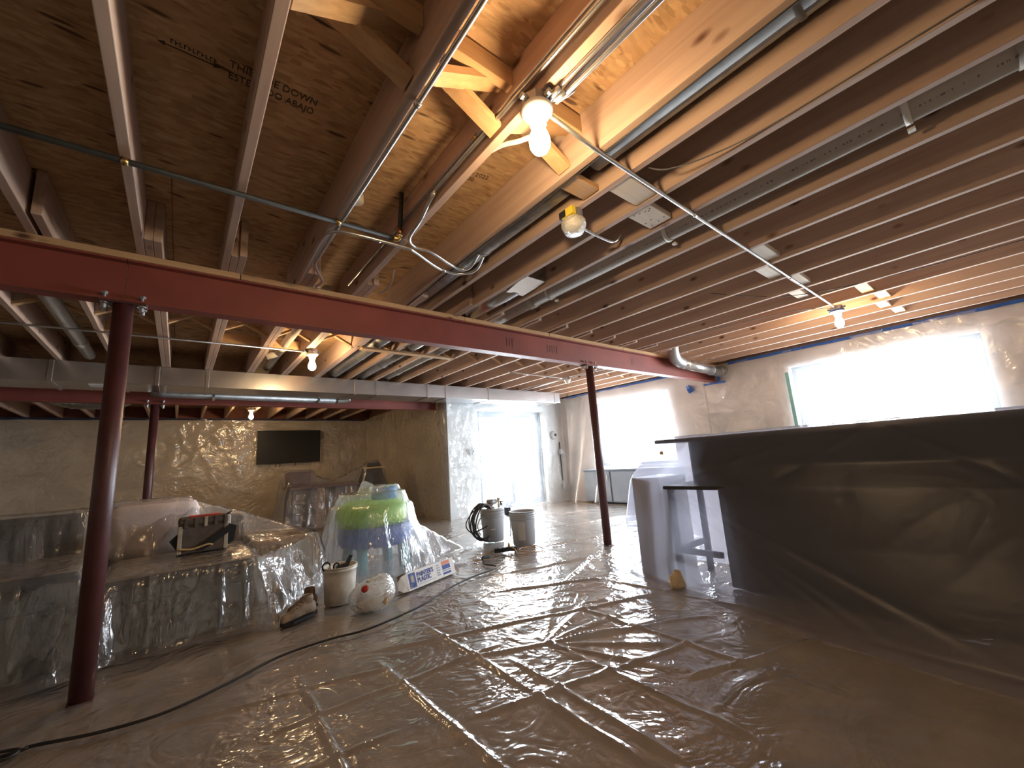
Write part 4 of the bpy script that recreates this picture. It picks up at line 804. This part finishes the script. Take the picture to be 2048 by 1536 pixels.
# ------------------------------------------------------------------ things on the floor
Z0 = .018
def pail(name, label, x, y, rt, rb, h, mat, ribs, group=None):
    t = thing(name, label, 'bucket', (x, y, Z0)); w = .004
    prof = [(0, 0), (rb, 0), (rb+(rt-rb)*.75, h*.75)]
    for (f, dr) in ribs: r = rb+(rt-rb)*f; prof += [(r, h*f-.004), (r+dr, h*f-.004), (r+dr, h*f+.004), (r, h*f+.004)]
    prof += [(rt, h-.008), (rt+.005, h-.008), (rt+.005, h), (rt-w, h), (rb-w, w), (0, w)]
    part(MB().lathe(prof, (x, y, Z0), 36), 'shell', mat, t, True)
    return t
RIBS = ((.78, .006), (.84, .006), (.90, .006))
x, y = 3.20, 3.87
t = pail('pail', 'open grey pail with a paper label, right of the paint sprayer', x, y, .150, .130, .37, GreyPail, RIBS)
a = math.radians(235); b = MB(); vs = []
for i in range(7):
    an = math.radians(205+i*5.5)
    for z, r in ((.06, .1355), (.26, .1475)): vs.append((x+r*math.cos(an), y+r*math.sin(an), Z0+z))
b.add(vs, [(2*i, 2*i+2, 2*i+3, 2*i+1) for i in range(6)]); part(b, 'paper_label', LabelPaper, t)
pts = [(x+.158*math.cos(q), y+.158*math.sin(q), Z0+.33-.19*math.sin((q-math.radians(-40))/math.radians(180)*PI) if True else 0) for q in [math.radians(-40+k*15) for k in range(13)]]
part(MB().tube(pts, .003, 6), 'handle', Zinc, t, True)
for q in (-40, 140): part(MB().lathe([(0, 0), (.014, 0), (.014, .012), (0, .012)], (x+.148*math.cos(math.radians(q)), y+.148*math.sin(math.radians(q)), Z0+.33), 10, (math.cos(math.radians(q)), math.sin(math.radians(q)), 0)), 'handle_ear', GreyPail, t)
x, y = 3.12, 4.37
t = pail('pail', 'grey pail carrying the hose-wound paint sprayer', x, y, .150, .130, .37, GreyPail, RIBS)
part(MB().lathe([(0, .366), (.15, .366), (.156, .372), (.156, .384), (.13, .39), (0, .39)], (x, y, Z0), 36), 'lid', GreyLight, t, True)
an = math.radians(236); part(MB().beam((x+.142*math.cos(an-.2), y+.142*math.sin(an-.2), Z0+.15), (x+.142*math.cos(an+.2), y+.142*math.sin(an+.2), Z0+.15), .004, .012), 'print_strip', BoxWhite, t)
z = Z0+.39
t = thing('paint_sprayer', 'metal paint sprayer pump with coiled black hose atop a pail', 'sprayer', (x, y, z))
part(MB().lathe([(0, 0), (.05, 0), (.055, .02), (.05, .05), (0, .055)], (x-.02, y, z), 20), 'pump_base', Zinc, t, True)
part(MB().tube([(x-.06, y, z+.075), (x+.06, y, z+.075)], .032, 18), 'motor', GalvDull, t, True); part(MB().tube([(x+.06, y, z+.075), (x+.085, y, z+.075)], .022, 16), 'motor_cap', Zinc, t, True)
part(MB().tube([(x+.095, y-.02, z), (x+.095, y-.02, z+.10)], .011, 10), 'valve_stem', Brass, t, True); part(MB().lathe([(0, 0), (.022, 0), (.022, .03), (0, .03)], (x+.095, y-.02, z+.085), 14), 'gauge', GreyLight, t, True)
part(MB().beam((x+.10, y-.02, z+.075), (x+.16, y-.05, z+.06), .012, .012), 'trigger_gun', BlackPlast, t); part(MB().beam((x+.115, y-.03, z+.07), (x+.13, y-.03, z+.02), .012, .02), 'gun_grip', BlackPlast, t)
part(MB().box(x+.175, x+.225, y-.10, y-.02, z-.115, z-.015, .006), 'control_box', BlackPlast, t)
part(MB().tube(spline([(x+.175, y-.06, z-.12), (x+.215, y-.07, z-.13), (x+.225, y-.07, z-.18), (x+.222, y-.07, Z0+.06), (x+.20, y-.08, Z0+.02)], 6), .011, 10), 'suction_tube', Zinc, t, True)
for k in range(9):
    r = .175+.006*(k % 3); ox = -.015*(k//3); oy = -.07+.018*(k % 3)+.012*(k//3)
    c = Vector((x-.155+ox, y+oy, z-.145)); pts = []
    for i in range(22):
        a = math.radians(35+i*250/21+k*3); pts.append(c+Vector((math.cos(a)*r*.82, .03*math.sin(a*2+k), math.sin(a)*r*1.15)))
    part(MB().tube(pts, .0085, 8), 'hose_loop', HoseGrey, t, True)
part(MB().tube(spline([(x-.13, y-.02, z+.03), (x-.30, y-.02, z-.01), (x-.42, y-.04, z-.14), (x-.36, y-.06, z-.24), (x-.24, y-.08, z-.22), (x-.15, y-.10, z-.19)], 8), .007, 8), 'power_cord', BlackRub, t, True)
part(MB().tube(spline([(x-.17, y-.05, z-.05), (x-.28, y-.08, z-.16), (x-.27, y-.12, z-.28), (x-.19, y-.16, Z0+.03)], 8), .005, 8), 'air_line', HoseGrey, t, True)
# white pail of tools
x, y = 1.02, 3.50
t = pail('pail', 'scuffed white pail holding tools beside the covered sofa', x, y, .122, .108, .265, DirtyWhite, ((.90, .004),))
part(MB().lathe([(0, .16), (.112, .16)], (x, y, Z0), 24), 'contents', BlackRub, t)
part(MB().lathe([(0, 0), (.012, 0), (.012, .012), (0, .012)], (x+.115, y-.03, Z0+.24), 10, (1, -.2, 0)), 'handle_ear', WhitePlast, t)
t = thing('tool_bundle', 'black straps and tool handles poking out of the white pail', 'tools', (x, y, Z0+.165))
part(MB().tube([(x-.105+.028*math.cos(q), y-.02, Z0+.275+.03*math.sin(q)) for q in [k*2*PI/14 for k in range(14)]], .006, 8, closed=True), 'strap_ring', StrapBlack, t, True)
part(MB().tube([(x-.035+.02*math.cos(q), y-.03, Z0+.262+.028*math.sin(q)) for q in [k*2*PI/14 for k in range(14)]], .006, 8, closed=True), 'strap_ring', StrapBlack, t, True)
part(MB().prism([(x-.05, y-.04, Z0+.20), (x+.03, y-.04, Z0+.20), (x+.085, y-.04, Z0+.325), (x+.07, y-.04, Z0+.33), (x+.035, y-.04, Z0+.275), (x-.03, y-.04, Z0+.265)], (0, .03, 0)), 'scraper', BlackPlast, t)
part(MB().beam((x-.07, y-.05, Z0+.17), (x-.085, y-.06, Z0+.285), .02, .012), 'white_tool', WhitePlast, t)
# white bag
x, y = 1.135, 3.13
nu, nv = 90, 50
U, V = np.meshgrid(np.linspace(0, 2*PI, nu), np.linspace(0.02, PI-.02, nv), indexing='ij')
A_ = Vector((.80, -.52, .30)).normalized(); Bq = A_.cross(Vector((0, 0, 1))).normalized(); Cq = Bq.cross(A_)
fold_ = np.abs(np.sin(U*8+np.sin(U*3)))*np.clip(1.3-V, 0, 1)*.30
r = 1+fold_+.34*(vn(U*2/PI*2, V*1.5, 5)-.5)*np.sin(V)+.05*np.abs(np.sin(U*3+V*4))*np.clip(V-1.3, 0, 1)
al = np.cos(V); pr = np.sin(V)**.8
P = al[..., None]*.16*np.array(A_)+(pr*r)[..., None]*(.115*np.cos(U)[..., None]*np.array(Bq)+.112*np.sin(U)[..., None]*np.array(Cq))
P[..., 2] = np.maximum(P[..., 2]+.098, .004); P[..., 0] += x; P[..., 1] += y; P[..., 2] += Z0
t = thing('bread_bag', 'knotted white plastic bag with red and black print on the floor', 'bag', (x, y, Z0))
o = gridmesh('bag_skin', P-np.array([x, y, Z0]), BagFilm, None, t)
part(MB().lathe([(0, .01), (.09, .02), (.10, .08), (.07, .14), (0, .16)], (x-.01, y, Z0), 14), 'bag_contents', BoxWhite, t, True)
part(MB().lathe([(0, 0), (.022, .0), (.026, .01), (.012, .022), (0, .022)], (x-.075, y-.075, Z0+.160), 10, (-.5, -.7, .6)), 'red_print', Red, t, True)
for k in range(6): part(MB().tube(spline([(x-.06+k*.022, y-.052, Z0+.196-.001*k), (x-.05+k*.022, y-.045, Z0+.204), (x-.045+k*.022, y-.054, Z0+.197)], 3), .0025, 5), 'lettering', InkBrown, t)
part(MB().tube(spline([(x+.06, y-.105, Z0+.11), (x+.055, y-.12, Z0+.07), (x+.04, y-.115, Z0+.05)], 4), [.014]*8+[.006], 8), 'orange_print', TanTape, t, True)
# work shoes
def shoe(x, y, rz, label, mat, roll=0.0):
    t = thing('work_shoe', label, 'shoe', (x, y, Z0)); t.rotation_euler = (roll, 0, rz); t.scale = (.85, .9, .9)
    sec = [(-.135, .030, .085, .045), (-.10, .040, .105, .05), (-.04, .042, .11, .055), (.02, .042, .085, .045), (.08, .045, .065, .035), (.125, .038, .055, .03), (.148, .018, .04, .022)]
    n = 14; vs = []; fs = []
    for (px, w, h, c) in sec:
        for k in range(n): q = 2*PI*k/n; vs.append((px, w*math.cos(q), max(.018+h*.5+h*.5*math.sin(q), .018)))
    for i in range(len(sec)-1):
        for k in range(n): fs.append((i*n+k, (i+1)*n+k, (i+1)*n+(k+1) % n, i*n+(k+1) % n))
    fs += [tuple(range(n)), tuple((len(sec)-1)*n+k for k in range(n-1, -1, -1))]
    MB().add(vs, fs).build('upper', mat, t, True)
    b = MB(); pl = [(-.145, -.03), (-.145, .03), (-.05, .044), (.08, .050), (.14, .03), (.155, 0), (.14, -.03), (.08, -.050), (-.05, -.044)]; b.prism([(p[0], p[1], 0) for p in pl], (0, 0, .022)); b.build('sole', BlackRub, t)
    MB().lathe([(.040, 0), (.045, .03), (.038, .055), (.034, .055), (.036, .01), (0, .005)], (-.075, 0, .105), 16).build('collar', mat, t, True)
    MB().lathe([(0, .0), (.036, .0)], (-.075, 0, .150), 16).build('opening', BlackRub, t)
    for k in range(4): MB().tube([(-.02+k*.026, -.022, .118-k*.012), (-.02+k*.026, .022, .118-k*.012)], .003, 6).build('lace', BlackRub, t)
    return t
shoe(.70, 3.32, math.radians(205), 'dusty pale work shoe lying nearest the white pail', LeatherPale)
shoe(.76, 3.49, math.radians(215), 'darker brown work shoe just behind the dusty pale one', Leather)
# painter's plastic box
t = thing('plastic_roll_box', "white carton reading PAINTER'S PLASTIC lying on the floor", 'box', (1.75, 3.40, Z0))
A = Vector((1.49, 3.27, 0)); B_ = Vector((2.02, 3.45, 0)); ax = (B_-A).normalized(); side = Vector((-ax.y, ax.x, 0)); upz = Vector((0, 0, 1))
fu = (upz*.96+side*.28).normalized(); fn_ = ax.cross(fu); L = (B_-A).length; hh = .135; dp = .125
o0 = A+Vector((0, 0, Z0+.004))
back = -fn_ if fn_.dot(side) < 0 else fn_
C = [o0, o0+ax*L, o0+ax*L+back*dp, o0+back*dp]
b = MB(); b.add(C+[c+fu*hh for c in C], [(0,3,2,1),(4,5,6,7),(0,1,5,4),(1,2,6,5),(2,3,7,6)]); 
def bpart(b, n, m): return part(b, n, m, t)
bpart(b, 'carton_body', BoxWhite)
bpart(MB().add([C[0], C[3], C[3]+fu*hh, C[0]+fu*hh, C[0]+ax*.012, C[3]+ax*.012, C[3]+ax*.012+fu*hh, C[0]+ax*.012+fu*hh], [(4,5,6,7)]), 'open_end', CardBrown)
e0 = C[0]; e1 = C[0]+fu*hh
bpart(MB().prism([e0, e1, e1-ax*.055+back*.01-fu*.012, e1-ax*.085+back*.03-fu*.05, e0-ax*.085+back*.03+fu*.035, e0-ax*.055+back*.01+fu*.006], back*.002), 'end_flap', BoxWhite)
g0 = C[3]+fu*hh
bpart(MB().prism([g0, C[0]+fu*hh, C[0]+fu*hh-ax*.02+fu*.004, g0-ax*.09-fu*.012], fu*.002), 'end_flap', CardBrown)
q0 = C[3]; bpart(MB().prism([q0+fu*.002, C[0]+fu*.002, C[0]-ax*.06+fu*.004+back*.02, q0-ax*.10+fu*.004], fu*.002), 'end_flap', BoxWhite)
FO = o0-back*.0008
def fp(u, v): return FO+ax*u+fu*v
def fquad(u0, u1, v0, v1, m, n): bpart(MB().prism([fp(u0, v0), fp(u1, v0), fp(u1, v1), fp(u0, v1)], -back*.0006), n, m)
fquad(.012, .085, .012, .125, PrintBlue, 'blue_panel'); 
bpart(MB().prism([fp(.030,.055), fp(.048,.050), fp(.066,.055), fp(.066,.10), fp(.048,.115), fp(.030,.10)], -back*.0012), 'shield_emblem', PrintGrey)
bpart(MB().prism([fp(.040,.065), fp(.056,.065), fp(.056,.095), fp(.048,.103), fp(.040,.095)], -back*.0018), 'shield_emblem', TanTape)
fquad(.02, .078, .018, .026, BoxWhite, 'print_line'); fquad(.02, .07, .032, .040, BoxWhite, 'print_line')
for s, v in (("PAINTER'S", .080), ('PLASTIC', .038)):
    o = text('printed_text', s, .050, ax, fu, fp(.10, v)-back*.0012, PrintBlue, None, .85, .0016); o.data.transform(Matrix.Translation(-Vector((1.75, 3.40, Z0)))); o.parent = t
fquad(.11, .30, .020, .024, PrintGrey, 'print_line')
for v in (.105, .085, .065, .045, .028): fquad(.335, .335+.045*(.7+.3*((v*1000) % 3)/2), v, v+.010, PrintGrey, 'print_line')
fquad(.405, .505, .098, .128, PrintRed, 'orange_panel'); fquad(.405, .505, .060, .096, PrintBlue, 'blue_panel'); fquad(.405, .505, .044, .054, PrintGrey, 'print_line'); fquad(.405, .505, .018, .036, PrintBlue, 'blue_panel')
# power strip, cords
t = thing('power_strip', 'short black power strip on the floor before the grey pails', 'power strip', (2.80, 3.72, Z0))
c, s = math.cos(.35), math.sin(.35); d = Vector((.89, -.45, 0)); n_ = Vector((.45, .89, 0))
part(MB().beam(Vector((2.70, 3.78, Z0+.024)), Vector((2.70, 3.78, Z0+.024))+d*.24, .055, .042), 'strip_body', BlackPlast, t)
for k in range(4): part(MB().beam(Vector((2.70, 3.78, Z0+.047))+d*(.04+k*.05)-n_*.012, Vector((2.70, 3.78, Z0+.047))+d*(.04+k*.05)+n_*.012, .018, .004), 'socket', HoseGrey, t)
part(MB().beam(Vector((2.70, 3.78, Z0+.055))+d*.155-n_*.02, Vector((2.70, 3.78, Z0+.075))+d*.165+n_*.0, .022, .03), 'plug', TanTape, t)
def cord(name, label, pts, r, mat, cat='cord', n=8):
    return tag(rooted(MB().tube(spline(pts, 8), r, n), name, mat, pts[0], True), label, cat)
zc = Z0+.006
cord('extension_cord', 'tan orange cord looping right of the power strip', [(2.83,3.68,zc+.05),(2.84,3.60,zc+.03),(2.80,3.50,zc),(2.90,3.44,zc),(3.05,3.50,zc),(3.12,3.60,zc),(3.06,3.70,zc),(2.95,3.66,zc),(2.88,3.52,zc+.008),(2.98,3.40,zc),(3.10,3.42,zc),(3.17,3.62,zc),(3.13,3.66,zc),(3.02,3.66,zc)], .0055, OrangeCord)
cord('extension_cord', 'tan cord looping left from the power strip to the black cord end', [(2.70,3.79,zc+.02),(2.62,3.80,zc),(2.50,3.79,zc),(2.38,3.72,zc),(2.36,3.64,zc),(2.44,3.62,zc)], .005, OrangeCord)
t = thing('extension_cord', 'long black cord snaking across the floor to the lower left', 'cord', (2.45, 3.66, zc))
pts = [(-1.2,2.72,zc),(-.47,2.645,zc),(-.388,2.65,zc),(-.184,2.565,zc),(.018,2.543,zc),(.237,2.63,zc),(.495,2.768,zc),(.759,2.789,zc),(.987,2.761,zc),(1.382,2.875,zc),(1.741,3.078,zc),(2.056,3.192,zc),(2.306,3.24,zc),(2.37,3.33,zc),(2.345,3.45,zc),(2.40,3.56,zc),(2.44,3.64,zc)]
part(MB().tube(spline(pts, 10), .0065, 8), 'cable', BlackRub, t, True); part(MB().tube([(2.43,3.62,zc+.006),(2.47,3.66,zc+.008),(2.53,3.64,zc+.008)], [.012,.017,.015], 10), 'socket_end', BlackRub, t, True)
cord('extension_cord', 'loose black cord coil at the lower left floor edge', [(-.62,2.73,zc),(-.50,2.70,zc),(-.42,2.66,zc),(-.44,2.61,zc),(-.55,2.62,zc)], .006, BlackRub)
cord('extension_cord', 'thin dark cord trailing between the two grey pails', [(3.38,4.30,zc),(3.40,4.12,zc),(3.30,4.06,zc),(3.18,4.08,zc),(3.05,4.02,zc),(2.92,3.92,zc),(2.86,3.80,zc+.02)], .005, HoseGrey)

# a post standing outside the wide window
t = thing('fence_post', 'grey post outside, seen low through the middle of the wide window', 'post', (10.4, 1.47, 0))
part(MB().box(10.32, 10.48, 1.37, 1.57, 0, 1.56, .01), 'shaft', GreyPail, t); part(MB().box(10.30, 10.50, 1.35, 1.59, 1.56, 1.59, .008), 'cap', GreyPail, t)

cord('cable_whip', 'pale flexible cable whip curling from the near lamp box up the joist', [(.992,.935,JB-.024),(1.03,.99,JB-.03),(1.025,1.08,JB-.005),(1.0,1.18,JB+.03),(.988,1.32,JB+.06),(.986,1.5,JB+.09)], .010, WhitePlast, 'cable', 10)
